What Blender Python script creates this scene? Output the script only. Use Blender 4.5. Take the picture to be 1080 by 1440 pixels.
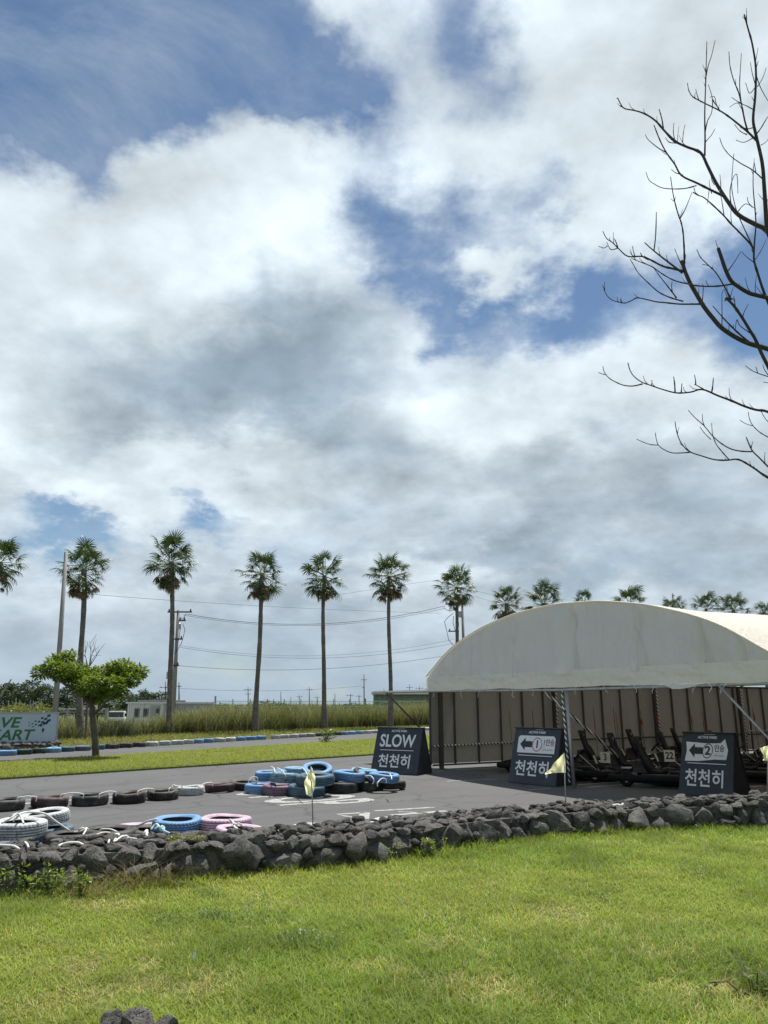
import bpy, bmesh, math, random
import numpy as np
from mathutils import Vector, Matrix, Quaternion
from math import radians, sin, cos, tan, pi, sqrt, atan2

for o in list(bpy.data.objects):
    bpy.data.objects.remove(o)
SC = bpy.context.scene
COL = SC.collection
random.seed(7)
RNG = np.random.default_rng(7)

# ------------------------------------------------------------------ camera
F = 1067.0                       # focal length in photo pixels (1080 x 1440)
PITCH = radians(14.2)
EYE = 1.6
cam_d = bpy.data.cameras.new('camera')
cam_d.sensor_fit = 'VERTICAL'
cam_d.sensor_height = 24.0
cam_d.lens = 12.0 / (720.0 / F)
cam_d.clip_start = 0.05
cam_d.clip_end = 20000
cam = bpy.data.objects.new('camera', cam_d)
cam.location = (0, 0, EYE)
cam.rotation_euler = (radians(90) + PITCH, 0, 0)
COL.objects.link(cam)
SC.camera = cam


def ray(px, py):
    cx, cy = (px - 540) / F, (720 - py) / F
    return Vector((cx, cos(PITCH) - cy * sin(PITCH), sin(PITCH) + cy * cos(PITCH)))


def gp(px, py, z=0.0):
    """where the sight line through a photo pixel meets the level z"""
    d = ray(px, py)
    t = (z - EYE) / d.z
    return Vector((d.x * t, d.y * t, z))


def dp(px, py, dist):
    """where the sight line through a photo pixel reaches the distance y = dist"""
    d = ray(px, py)
    t = dist / d.y
    return Vector((d.x * t, dist, EYE + d.z * t))


# ------------------------------------------------------------------ sun and sky
SUN_EL, SUN_AZ = radians(69), radians(22)      # azimuth from +Y (away from the camera), positive to the right
sun_d = bpy.data.lights.new('sun', 'SUN')
sun_d.energy = 5.0
sun_d.angle = radians(0.6)
sun_d.color = (1.0, 0.955, 0.88)
sun = bpy.data.objects.new('sun', sun_d)
sdir = Vector((sin(SUN_AZ) * cos(SUN_EL), cos(SUN_AZ) * cos(SUN_EL), sin(SUN_EL)))
sun.rotation_euler = sdir.to_track_quat('Z', 'Y').to_euler()
sun.location = (0, 0, 30)
COL.objects.link(sun)

SC.view_settings.view_transform = 'Standard'
SC.view_settings.look = 'None'
SC.view_settings.gamma = 1
SC.view_settings.use_curve_mapping = False
SC.view_settings.exposure = 0.32

world = bpy.data.worlds.new('World')
SC.world = world
world.use_nodes = True


class NT:
    """small node-tree writer"""
    def __init__(s, tree):
        s.t = tree
        s.t.nodes.clear()

    def n(s, kind, **kw):
        nd = s.t.nodes.new(kind)
        for k, v in kw.items():
            setattr(nd, k, v)
        return nd

    def put(s, sock, v):
        if v is None:
            return
        if isinstance(v, bpy.types.NodeSocket):
            s.t.links.new(v, sock)
        else:
            if hasattr(sock.default_value, '__len__') and not hasattr(v, '__len__'):
                v = [v] * len(sock.default_value)
            if hasattr(sock.default_value, '__len__') and len(sock.default_value) == 4 and len(v) == 3:
                v = (*v, 1)
            sock.default_value = v

    def m(s, op, a, b=None, c=None, clamp=False):
        nd = s.n('ShaderNodeMath', operation=op, use_clamp=clamp)
        s.put(nd.inputs[0], a); s.put(nd.inputs[1], b); s.put(nd.inputs[2], c)
        return nd.outputs[0]

    def v(s, op, a, b=None, sc=None):
        nd = s.n('ShaderNodeVectorMath', operation=op)
        s.put(nd.inputs[0], a); s.put(nd.inputs[1], b)
        if sc is not None:
            s.put(nd.inputs['Scale'], sc)
        return nd.outputs['Value'] if op in ('LENGTH', 'DOT_PRODUCT', 'DISTANCE') else nd.outputs[0]

    def noise(s, vec, scale, detail=4, rough=.5, lac=2.0, dist=0, col=False):
        nd = s.n('ShaderNodeTexNoise')
        s.put(nd.inputs['Vector'], vec); s.put(nd.inputs['Scale'], scale)
        s.put(nd.inputs['Detail'], detail); s.put(nd.inputs['Roughness'], rough)
        s.put(nd.inputs['Lacunarity'], lac); s.put(nd.inputs['Distortion'], dist)
        return nd.outputs['Color' if col else 'Fac']

    def voro(s, vec, scale, feature='F1', out='Distance', rand=1.0):
        nd = s.n('ShaderNodeTexVoronoi', feature=feature)
        s.put(nd.inputs['Vector'], vec); s.put(nd.inputs['Scale'], scale); s.put(nd.inputs['Randomness'], rand)
        return nd.outputs[out]

    def mr(s, x, a, b, c=0.0, d=1.0, smooth=False):
        nd = s.n('ShaderNodeMapRange', interpolation_type='SMOOTHSTEP' if smooth else 'LINEAR', clamp=True)
        for i, q in enumerate((x, a, b, c, d)):
            s.put(nd.inputs[i], q)
        return nd.outputs[0]

    def mix(s, f, a, b, mode='MIX'):
        nd = s.n('ShaderNodeMix', data_type='RGBA', blend_type=mode)
        nd.clamp_factor = True
        s.put(nd.inputs[0], f); s.put(nd.inputs[6], a); s.put(nd.inputs[7], b)
        return nd.outputs[2]


def build_sky():
    w = NT(world.node_tree)
    tc = w.n('ShaderNodeTexCoord')
    d = w.v('NORMALIZE', tc.outputs['Generated'])
    sep = w.n('ShaderNodeSeparateXYZ'); w.put(sep.inputs[0], d)
    x, y, z = sep.outputs
    zc = w.m('MAXIMUM', z, 0.0)
    # flat cloud layer seen in perspective
    q = w.m('DIVIDE', 1.0, w.m('ADD', zc, 0.42))
    cmb = w.n('ShaderNodeCombineXYZ')
    w.put(cmb.inputs[0], w.m('MULTIPLY', x, q)); w.put(cmb.inputs[1], w.m('MULTIPLY', y, q)); w.put(cmb.inputs[2], w.m('MULTIPLY', z, 0.6))
    p = cmb.outputs[0]
    # ragged displacement of the masses
    wn = w.noise(p, 4.2, 6, .6, col=True)
    wv = w.v('SCALE', w.v('SUBTRACT', wn, (.5, .5, .5)), sc=0.34)
    dw = w.v('ADD', d, w.v('MULTIPLY', wv, (1, .6, .8)))

    def blob(px, py, rx, ry, amp, base=None):
        c = ray(px, py).normalized()
        s = (F / rx * .93, F / rx * .93, F / ry)
        r = w.v('LENGTH', w.v('MULTIPLY', w.v('SUBTRACT', dw, tuple(c)), s))
        g = w.mr(r, 0.0, 1.25, amp, 0.0, True)
        return g if base is None else w.m('ADD', base, g)

    n_big = w.noise(p, 3.4, 13, .58)
    n_mid = w.noise(w.v('ADD', p, (7.3, 2.1, .4)), 6.5, 11, .62)
    n_low = w.noise(w.v('ADD', p, (3.1, 8.2, 1.4)), 2.6, 5, .5)
    # amount of cloud
    D = w.m('MULTIPLY_ADD', w.m('SUBTRACT', n_big, .5), 1.7, -0.02)
    D = w.m('ADD', D, w.m('MULTIPLY', w.m('SUBTRACT', n_mid, .5), .75))
    # more cover towards the horizon
    D = w.m('ADD', D, w.mr(z, 0.50, 0.26, 0.0, 0.52, True))
    for b in BLOBS:
        D = blob(*b[:4], b[4] * .8, base=D)
    cover = w.mr(D, -0.24, 0.50, 0, 1, True)
    cover = w.m('POWER', cover, .95)
    thin = w.mr(w.noise(w.v('MULTIPLY', w.v('ADD', p, (1.7, .3, 0)), (1.0, 1.5, 1)), 2.3, 12, .66, dist=.5), .44, .80, 0, .58, True)
    cover = w.m('MAXIMUM', cover, w.m('MULTIPLY', thin, .8))
    # thick bases turn grey
    G = w.m('MULTIPLY', w.m('SUBTRACT', n_low, .5), 1.0)
    for b in GREYS:
        G = blob(*b, base=G)
    G = w.m('ADD', G, w.m('MULTIPLY', w.m('SUBTRACT', n_mid, .5), -.38))
    G = w.m('ADD', G, w.m('MULTIPLY', w.m('SUBTRACT', n_big, .5), .3))
    G = w.m('ADD', G, w.mr(z, 0.40, 0.10, 0.0, 0.46, True))
    grey = w.mr(G, -0.02, 1.0, 0, 1, True)
    edge = w.mr(D, .05, .55, .8, 1)
    colr = w.mix(grey, (.605, .68, .73), (.235, .31, .38))
    # relief: the side of each billow towards the sun is lighter
    r1 = w.noise(p, 4.4, 9, .55)
    r2 = w.noise(w.v('ADD', p, (.012, .065, .05)), 4.4, 9, .55)
    rel = w.m('SUBTRACT', r1, r2)
    colr = w.v('SCALE', colr, sc=w.m('MULTIPLY_ADD', rel, 1.25, 1.0))
    nish = w.n('ShaderNodeTexSky', sky_type='NISHITA')
    nish.sun_disc = False
    nish.sun_elevation = SUN_EL
    nish.sun_rotation = SUN_AZ
    nish.air_density = 1.0; nish.dust_density = 0.25; nish.ozone_density = 1.6
    S = 0.085
    cl = w.v('SCALE', colr, sc=1 / S)
    # paler air low down
    low = w.mr(z, 0.0, 0.17, .78, 0.0, True)
    cover2 = w.m('MAXIMUM', cover, low)
    lowc = w.mix(w.mr(z, -.02, 0.16, 0, 1), (.31, .40, .49), (.39, .465, .54))
    cl = w.mix(low, cl, w.v('SCALE', lowc, sc=1 / S))
    blue = w.mix(1.0, nish.outputs[0], (.78, .86, .88, 1), 'MULTIPLY')
    sky = w.mix(w.m('MULTIPLY', cover2, edge), blue, cl)
    bg = w.n('ShaderNodeBackground')
    w.put(bg.inputs[0], sky); bg.inputs[1].default_value = S
    out = w.n('ShaderNodeOutputWorld')
    w.t.links.new(bg.outputs[0], out.inputs[0])


#        px   py   rx   ry  amount
BLOBS = [(-60, 330, 260, 200, .75), (190, 330, 230, 190, .8), (340, 250, 140, 150, .75), (430, 380, 210, 180, .6),
         (250, 560, 420, 190, .6), (560, 570, 260, 150, .5), (630, 160, 120, 110, .42), (520, 10, 120, 100, .8),
         (880, 60, 210, 180, .8), (1050, 100, 240, 200, .6), (900, 260, 200, 110, .55), (695, 368, 60, 34, .65), (830, 330, 120, 60, .35),
         (960, 560, 230, 110, .45), (1000, 640, 300, 120, .35), (500, 245, 70, 50, .4), (640, 235, 110, 50, .22), (760, 590, 260, 110, .4),
         (200, 30, 330, 170, -1.0), (60, 120, 240, 110, -.6), (445, 130, 80, 150, -.8), (590, 320, 80, 110, -.5), (430, 210, 60, 50, -.3), (690, 60, 70, 120, -.6), (560, 90, 60, 60, -.2),
         (745, 430, 120, 50, -.36), (860, 440, 110, 60, -.36), (1080, 440, 110, 130, -.6), (640, 420, 60, 80, -.35), (760, 260, 40, 90, -.4),
         (110, 735, 105, 38, -.95), (330, 720, 60, 22, -.5)]
GREYS = [(390, 490, 300, 110, .74), (180, 560, 240, 90, .3), (540, 600, 280, 110, .4), (250, 660, 200, 60, .1), (300, 260, 420, 200, -.5),
         (880, 120, 380, 250, -.4), (820, 690, 420, 100, .36), (1000, 800, 300, 50, .22), (300, 800, 380, 40, .2), (640, 760, 200, 30, .12), (560, 800, 300, 25, -.15), (420, 760, 300, 40, .12), (960, 590, 200, 60, .15), (540, 560, 90, 60, -.2), (690, 590, 130, 60, -.5), (170, 690, 220, 50, -.35), (260, 640, 200, 30, -.25)]
build_sky()

# ------------------------------------------------------------------ helpers


def link(name, me, m=None, parent=None):
    o = bpy.data.objects.new(name, me)
    COL.objects.link(o)
    if m is not None and me is not None:
        for q in (m if isinstance(m, (list, tuple)) else [m]):
            me.materials.append(q)
    if parent is not None:
        o.parent = parent
    return o


def tag(o, label=None, cat=None, group=None, kind=None):
    if label: o['label'] = label
    if cat: o['category'] = cat
    if group: o['group'] = group
    if kind: o['kind'] = kind
    return o


def thing(name, label, cat, loc=(0, 0, 0), rz=0.0, group=None, rot=None):
    o = bpy.data.objects.new(name, None)
    o.empty_display_size = .2
    COL.objects.link(o)
    o.location = loc
    o.rotation_euler = rot if rot else (0, 0, rz)
    return tag(o, label, cat, group)


def copy_tree(o, parent=None, label=None):
    c = o.copy()
    COL.objects.link(c)
    if parent is not None:
        c.parent = parent
    if label:
        c['label'] = label
    for ch in list(o.children):
        copy_tree(ch, c)
    return c


def np_mesh(name, V, faces_flat, sizes, col=None, smooth=False, mat_idx=None):
    me = bpy.data.meshes.new(name)
    V = np.asarray(V, dtype=np.float32)
    me.vertices.add(len(V)); me.vertices.foreach_set('co', V.ravel())
    ff = np.asarray(faces_flat, dtype=np.int32).ravel()
    sz = np.asarray(sizes, dtype=np.int32)
    me.loops.add(len(ff)); me.loops.foreach_set('vertex_index', ff)
    me.polygons.add(len(sz))
    st = np.zeros(len(sz), dtype=np.int32); st[1:] = np.cumsum(sz)[:-1]
    me.polygons.foreach_set('loop_start', st)
    if smooth:
        me.polygons.foreach_set('use_smooth', np.ones(len(sz), dtype=bool))
    if mat_idx is not None:
        me.polygons.foreach_set('material_index', np.asarray(mat_idx, dtype=np.int32))
    if col is not None:
        a = me.color_attributes.new('tint', 'FLOAT_COLOR', 'POINT')
        c = np.ones((len(V), 4), dtype=np.float32); c[:, :3] = col
        a.data.foreach_set('color', c.ravel())
    me.update(calc_edges=True)
    return me


class MB:
    def __init__(s):
        s.v = []; s.f = []; s.mi = []; s.cur = 0

    def add(s, vs, fs, M=None):
        b = len(s.v)
        for p in vs:
            p = Vector(p)
            s.v.append(tuple(M @ p) if M is not None else tuple(p))
        for f in fs:
            s.f.append([b + i for i in f]); s.mi.append(s.cur)
        return s

    def box(s, c, d, M=None, rz=0.0, taper=1.0):
        x, y, z = (q / 2 for q in d)
        vs = [(-x, -y, -z), (x, -y, -z), (x, y, -z), (-x, y, -z), (-x * taper, -y * taper, z), (x * taper, -y * taper, z), (x * taper, y * taper, z), (-x * taper, y * taper, z)]
        fs = [(3, 2, 1, 0), (4, 5, 6, 7), (0, 1, 5, 4), (1, 2, 6, 5), (2, 3, 7, 6), (3, 0, 4, 7)]
        T = Matrix.Translation(c) @ Matrix.Rotation(rz, 4, 'Z')
        return s.add(vs, fs, (M @ T) if M is not None else T)

    def tube(s, pts, r, n=8, caps=True, squash=1.0):
        pts = [Vector(p) for p in pts]
        rs = r if hasattr(r, '__len__') else [r] * len(pts)
        b = len(s.v)
        t0 = (pts[1] - pts[0]).normalized()
        up = Vector((0, 0, 1)) if abs(t0.z) < .9 else Vector((1, 0, 0))
        nx = t0.cross(up).normalized()
        for i, p in enumerate(pts):
            t = (pts[min(i + 1, len(pts) - 1)] - pts[max(i - 1, 0)])
            t = t.normalized() if t.length > 1e-9 else t0
            nx = (nx - t * nx.dot(t)).normalized()
            ny = t.cross(nx)
            for k in range(n):
                a = 2 * pi * k / n
                s.v.append(tuple(p + nx * (cos(a) * rs[i]) + ny * (sin(a) * rs[i] * squash)))
        for i in range(len(pts) - 1):
            for k in range(n):
                k2 = (k + 1) % n
                s.f.append([b + i * n + k, b + i * n + k2, b + (i + 1) * n + k2, b + (i + 1) * n + k]); s.mi.append(s.cur)
        if caps:
            s.f.append([b + k for k in range(n)][::-1]); s.mi.append(s.cur)
            e = b + (len(pts) - 1) * n
            s.f.append([e + k for k in range(n)]); s.mi.append(s.cur)
        return s

    def cyl(s, p0, p1, r0, r1=None, n=12):
        return s.tube([p0, p1], [r0, r0 if r1 is None else r1], n)

    def lathe(s, prof, n=24, M=None, closed=False):
        vs = []; fs = []
        k = len(prof)
        for i in range(n):
            a = 2 * pi * i / n
            for (r, z) in prof:
                vs.append((r * cos(a), r * sin(a), z))
        for i in range(n):
            j = (i + 1) % n
            for q in range(k if closed else k - 1):
                q2 = (q + 1) % k
                fs.append((i * k + q, j * k + q, j * k + q2, i * k + q2))
        return s.add(vs, fs, M)

    def prism(s, poly, z0, z1, M=None):
        n = len(poly)
        vs = [(x, y, z0) for x, y in poly] + [(x, y, z1) for x, y in poly]
        fs = [list(range(n))[::-1], list(range(n, 2 * n))] + [(i, (i + 1) % n, n + (i + 1) % n, n + i) for i in range(n)]
        return s.add(vs, fs, M)

    def mesh(s, name, smooth=False, bevel=0.0, recalc=True, ang=None):
        me = bpy.data.meshes.new(name)
        me.from_pydata(s.v, [], s.f)
        if any(s.mi):
            me.polygons.foreach_set('material_index', s.mi)
        if recalc or bevel:
            bm = bmesh.new(); bm.from_mesh(me)
            bmesh.ops.recalc_face_normals(bm, faces=bm.faces)
            if bevel:
                es = [e for e in bm.edges if len(e.link_faces) == 2 and e.calc_face_angle(0) > .6]
                bmesh.ops.bevel(bm, geom=es, offset=bevel, segments=2, affect='EDGES', profile=.6, clamp_overlap=True)
            bm.to_mesh(me); bm.free()
        if smooth:
            me.polygons.foreach_set('use_smooth', np.ones(len(me.polygons), dtype=bool))
            if ang:
                me.set_sharp_from_angle(angle=ang)
        me.update()
        return me

    def build(s, name, m, parent=None, smooth=False, bevel=0.0, ang=None):
        return link(name, s.mesh(name, smooth, bevel, True, ang), m, parent)


_n = bpy.data


def lettering(name, body, size, m, parent, M, align='CENTER', sx=1.0, shear=0.0, bold=0.0, depth=0.0015, label=None):
    cu = bpy.data.curves.new(name, 'FONT')
    cu.body = body; cu.size = size; cu.align_x = align; cu.align_y = 'CENTER'
    cu.extrude = depth; cu.offset = bold; cu.shear = shear; cu.resolution_u = 4
    t = bpy.data.objects.new(name, cu)
    me = bpy.data.meshes.new_from_object(t)
    bpy.data.objects.remove(t)
    me.transform(M @ Matrix.Diagonal((sx, 1, 1, 1)))
    me.materials.clear()
    return link(name, me, m, parent)


# ------------------------------------------------------------------ materials


def pbr(name, base=(.5, .5, .5), rough=.7, metal=0.0, var=None, bump=None, spec=.5, coord='Object'):
    """var: list of (scale, detail, lo, hi, colour, amount); bump: (scale, detail, strength, distance)"""
    m = bpy.data.materials.new(name)
    m.use_nodes = True
    w = NT(m.node_tree)
    tc = w.n('ShaderNodeTexCoord')
    vec = tc.outputs[coord]
    c = (*base, 1)
    for (sc, det, lo, hi, colr, amt) in (var or []):
        vv = w.v('MULTIPLY', vec, sc) if hasattr(sc, '__len__') else vec
        f = w.noise(vv, 1.0 if hasattr(sc, '__len__') else sc, det, .6)
        c = w.mix(w.mr(f, lo, hi, 0, amt), c, (*colr, 1))
    b = w.n('ShaderNodeBsdfPrincipled')
    w.put(b.inputs['Base Color'], c)
    w.put(b.inputs['Roughness'], rough); w.put(b.inputs['Metallic'], metal)
    w.put(b.inputs['Specular IOR Level'], spec)
    if bump:
        f = w.noise(vec, bump[0], bump[1], .65)
        bn = w.n('ShaderNodeBump')
        w.put(bn.inputs['Strength'], bump[2]); w.put(bn.inputs['Distance'], bump[3]); w.put(bn.inputs['Height'], f)
        w.put(b.inputs['Normal'], bn.outputs[0])
    o = w.n('ShaderNodeOutputMaterial')
    w.t.links.new(b.outputs[0], o.inputs[0])
    m['w'] = 1
    return m


def leafy(name, trans=.4, rough=.6, gain=1.0, spec=.25):
    m = bpy.data.materials.new(name); m.use_nodes = True
    w = NT(m.node_tree)
    at = w.n('ShaderNodeAttribute', attribute_name='tint')
    c = at.outputs['Color']
    oi = w.n('ShaderNodeObjectInfo')
    c = w.v('SCALE', c, sc=w.mr(oi.outputs['Random'], 0, 1, .82 * gain, 1.16 * gain))
    b = w.n('ShaderNodeBsdfPrincipled')
    w.put(b.inputs['Base Color'], c); w.put(b.inputs['Roughness'], rough); w.put(b.inputs['Specular IOR Level'], spec)
    t = w.n('ShaderNodeBsdfTranslucent')
    w.put(t.inputs[0], w.mix(1.0, c, (1.25, 1.2, .55, 1), 'MULTIPLY'))
    mx = w.n('ShaderNodeMixShader')
    w.put(mx.inputs[0], trans)
    w.t.links.new(b.outputs[0], mx.inputs[1]); w.t.links.new(t.outputs[0], mx.inputs[2])
    o = w.n('ShaderNodeOutputMaterial')
    w.t.links.new(mx.outputs[0], o.inputs[0])
    return m


def tarp_mat(name, base, trans, dirt=.5, rough=.55):
    m = bpy.data.materials.new(name); m.use_nodes = True
    w = NT(m.node_tree)
    tc = w.n('ShaderNodeTexCoord'); v = tc.outputs['Object']
    c = (*base, 1)
    f = w.noise(w.v('MULTIPLY', v, (1.5, 1.5, .8)), 1.0, 6, .6)
    c = w.mix(w.mr(f, .4, .75, 0, .28 * dirt), c, (base[0] * .72, base[1] * .72, base[2] * .68, 1))
    f2 = w.noise(w.v('MULTIPLY', v, (7, 7, .55)), 1.0, 5, .7)           # run-off streaks
    c = w.mix(w.mr(f2, .56, .74, 0, .3 * dirt), c, (base[0] * .6, base[1] * .6, base[2] * .56, 1))
    f3 = w.noise(v, 16, 4, .7)
    c = w.mix(w.mr(f3, .66, .8, 0, .35 * dirt), c, (.3, .29, .26, 1))
    b = w.n('ShaderNodeBsdfPrincipled')
    w.put(b.inputs['Base Color'], c); w.put(b.inputs['Roughness'], rough); w.put(b.inputs['Specular IOR Level'], .35)
    bn = w.n('ShaderNodeBump')
    h = w.m('ADD', w.noise(w.v('MULTIPLY', v, (5, 5, 2.2)), 1.0, 5, .55, dist=1.2), w.m('MULTIPLY', w.noise(v, 180, 1), .03))
    w.put(bn.inputs['Height'], h); w.put(bn.inputs['Strength'], .6); w.put(bn.inputs['Distance'], .07)
    w.put(b.inputs['Normal'], bn.outputs[0])
    t = w.n('ShaderNodeBsdfTranslucent'); w.put(t.inputs[0], c)
    mx = w.n('ShaderNodeMixShader'); w.put(mx.inputs[0], trans)
    w.t.links.new(b.outputs[0], mx.inputs[1]); w.t.links.new(t.outputs[0], mx.inputs[2])
    o = w.n('ShaderNodeOutputMaterial'); w.t.links.new(mx.outputs[0], o.inputs[0])
    return m


def tyre_mat(name, base, wear=(.03, .03, .032), amount=.5, rough=.6, streak=None):
    """paint over black rubber: worn off on the tread and in scuffs"""
    m = bpy.data.materials.new(name); m.use_nodes = True
    w = NT(m.node_tree)
    tc = w.n('ShaderNodeTexCoord'); v = tc.outputs['Object']
    oi = w.n('ShaderNodeObjectInfo')
    v = w.v('ADD', v, w.v('SCALE', (1, 1, 1), sc=w.m('MULTIPLY', oi.outputs['Random'], 31.0)))
    c = (*base, 1)
    f = w.noise(v, 3.2, 6, .65)
    c = w.mix(w.mr(f, .45, .7, 0, .45), c, tuple(q * .7 for q in base) + (1,))
    if streak:
        f = w.noise(w.v('MULTIPLY', v, (5, 5, 9)), 1.0, 6, .7)
        c = w.mix(w.mr(f, .50, .6, 0, .8), c, (*streak, 1))
    # grooves of the tread keep bare rubber, the hollow inside was never painted
    ob = tc.outputs['Object']
    sp = w.n('ShaderNodeSeparateXYZ'); w.put(sp.inputs[0], w.v('MULTIPLY', ob, (1, 1, 1 / .83)))
    rad = w.m('SQRT', w.m('ADD', w.m('MULTIPLY', sp.outputs[0], sp.outputs[0]), w.m('MULTIPLY', sp.outputs[1], sp.outputs[1])))
    za = w.m('ABSOLUTE', sp.outputs[2])
    g1 = w.m('LESS_THAN', w.m('ABSOLUTE', w.m('SUBTRACT', za, .0335)), .0235)
    g2 = w.m('GREATER_THAN', w.m('ABSOLUTE', w.m('SUBTRACT', za, .0335)), .010)
    groove = w.m('MULTIPLY', w.m('MULTIPLY', g1, g2), w.m('GREATER_THAN', rad, .279))
    low = w.m('MULTIPLY', w.m('GREATER_THAN', rad, .27), w.m('LESS_THAN', rad, w.m('ADD', .2855, w.m('MULTIPLY', w.noise(v, 9, 3), .008))))
    c = w.mix(w.m('MULTIPLY', w.m('MAXIMUM', groove, w.m('MULTIPLY', low, w.m('LESS_THAN', za, .08))), .62), c, (*wear, 1))
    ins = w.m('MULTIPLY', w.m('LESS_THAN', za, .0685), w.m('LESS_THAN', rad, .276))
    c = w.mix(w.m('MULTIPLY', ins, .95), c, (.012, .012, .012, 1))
    f2 = w.noise(v, 13, 7, .75)
    c = w.mix(w.mr(f2, .60 - .1 * amount, .68 - .06 * amount, 0, min(1, amount * 1.5)), c, (*wear, 1))
    f3 = w.noise(v, 5, 4, .6)
    c = w.mix(w.mr(f3, .45, .75, 0, .62), c, (.20, .185, .16, 1))        # dust
    f4 = w.noise(v, 26, 5, .7)
    c = w.mix(w.mr(f4, .60, .66, 0, .25 + amount), c, (*wear, 1))
    b = w.n('ShaderNodeBsdfPrincipled')
    w.put(b.inputs['Base Color'], c); w.put(b.inputs['Roughness'], rough); w.put(b.inputs['Specular IOR Level'], .35)
    bn = w.n('ShaderNodeBump'); w.put(bn.inputs['Height'], w.noise(v, 60, 4, .7)); w.put(bn.inputs['Strength'], .35); w.put(bn.inputs['Distance'], .004)
    w.put(b.inputs['Normal'], bn.outputs[0])
    o = w.n('ShaderNodeOutputMaterial'); w.t.links.new(b.outputs[0], o.inputs[0])
    return m


def stone_mat():
    m = bpy.data.materials.new('lava_stone'); m.use_nodes = True
    w = NT(m.node_tree)
    tc = w.n('ShaderNodeTexCoord')
    geo = w.n('ShaderNodeNewGeometry')
    oi = w.n('ShaderNodeObjectInfo')
    v = geo.outputs['Position']
    rnd = oi.outputs['Random']
    c = w.mix(rnd, (.07, .068, .066, 1), (.185, .178, .168, 1))
    f = w.noise(v, 7, 7, .7)
    c = w.mix(w.mr(f, .42, .68, 0, .75), c, (.27, .255, .23, 1))       # dusty grey weathering
    f1 = w.noise(v, 3.0, 4, .6)
    c = w.mix(w.mr(f1, .58, .74, 0, .5), c, (.19, .145, .11, 1))        # rusty brown
    f2 = w.noise(v, 30, 6, .75)
    c = w.mix(w.mr(f2, .60, .70, 0, .5), c, (.42, .41, .37, 1))          # pale lichen specks
    vd = w.v('ADD', v, w.v('SCALE', w.noise(v, 20, 3, col=True), sc=.05))
    pit = w.voro(vd, 62)
    pits = w.m('MAXIMUM', w.mr(pit, .10, .45), w.mr(w.noise(v, 11, 4), .46, .56))
    c = w.mix(pits, (.014, .014, .014, 1), c)
    pit2 = w.voro(w.v('ADD', v, (3, 1, 2)), 120)
    b = w.n('ShaderNodeBsdfPrincipled')
    w.put(b.inputs['Base Color'], c); w.put(b.inputs['Roughness'], .92); w.put(b.inputs['Specular IOR Level'], .2)
    h = w.m('ADD', w.m('MULTIPLY', w.noise(v, 22, 8, .72), 1.2), w.m('ADD', w.m('MULTIPLY', pits, .4), w.m('MULTIPLY', w.mr(pit2, .1, .5), .2)))
    bn = w.n('ShaderNodeBump'); w.put(bn.inputs['Height'], h); w.put(bn.inputs['Strength'], 1.0); w.put(bn.inputs['Distance'], .035)
    w.put(b.inputs['Normal'], bn.outputs[0])
    o = w.n('ShaderNodeOutputMaterial'); w.t.links.new(b.outputs[0], o.inputs[0])
    return m


def asphalt_mat():
    m = bpy.data.materials.new('asphalt'); m.use_nodes = True
    w = NT(m.node_tree)
    geo = w.n('ShaderNodeNewGeometry'); v = geo.outputs['Position']
    c = (.090, .0897, .091, 1)
    f = w.noise(v, .35, 6, .6)
    c = w.mix(w.mr(f, .35, .65, 0, .8), c, (.113, .1125, .1125, 1))
    # long scuffs along the track
    vr = w.n('ShaderNodeVectorRotate', rotation_type='Z_AXIS'); w.put(vr.inputs['Vector'], v); w.put(vr.inputs['Angle'], radians(-42))
    f = w.noise(w.v('MULTIPLY', vr.outputs[0], (.12, 1.6, 1)), 1.0, 6, .6)
    c = w.mix(w.mr(f, .48, .68, 0, .7), c, (.066, .066, .068, 1))
    f = w.noise(v, 190, 3, .8)
    c = w.mix(w.mr(f, .50, .72, 0, .6), c, (.23, .23, .225, 1))
    f = w.noise(v, 2.2, 7, .7)
    c = w.mix(w.mr(f, .60, .75, 0, .4), c, (.19, .182, .168, 1))
    cr = w.voro(w.v('ADD', v, w.v('SCALE', w.noise(v, 1.3, 4, col=True), sc=.9)), .35, 'DISTANCE_TO_EDGE')
    c = w.mix(w.mr(cr, .004, .012, .5, 0), c, (.04, .04, .04, 1))
    b = w.n('ShaderNodeBsdfPrincipled')
    w.put(b.inputs['Base Color'], c); w.put(b.inputs['Roughness'], .85); w.put(b.inputs['Specular IOR Level'], .3)
    bn = w.n('ShaderNodeBump'); w.put(bn.inputs['Height'], w.noise(v, 140, 4, .8)); w.put(bn.inputs['Strength'], .5); w.put(bn.inputs['Distance'], .008)
    w.put(b.inputs['Normal'], bn.outputs[0])
    o = w.n('ShaderNodeOutputMaterial'); w.t.links.new(b.outputs[0], o.inputs[0])
    return m


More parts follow.
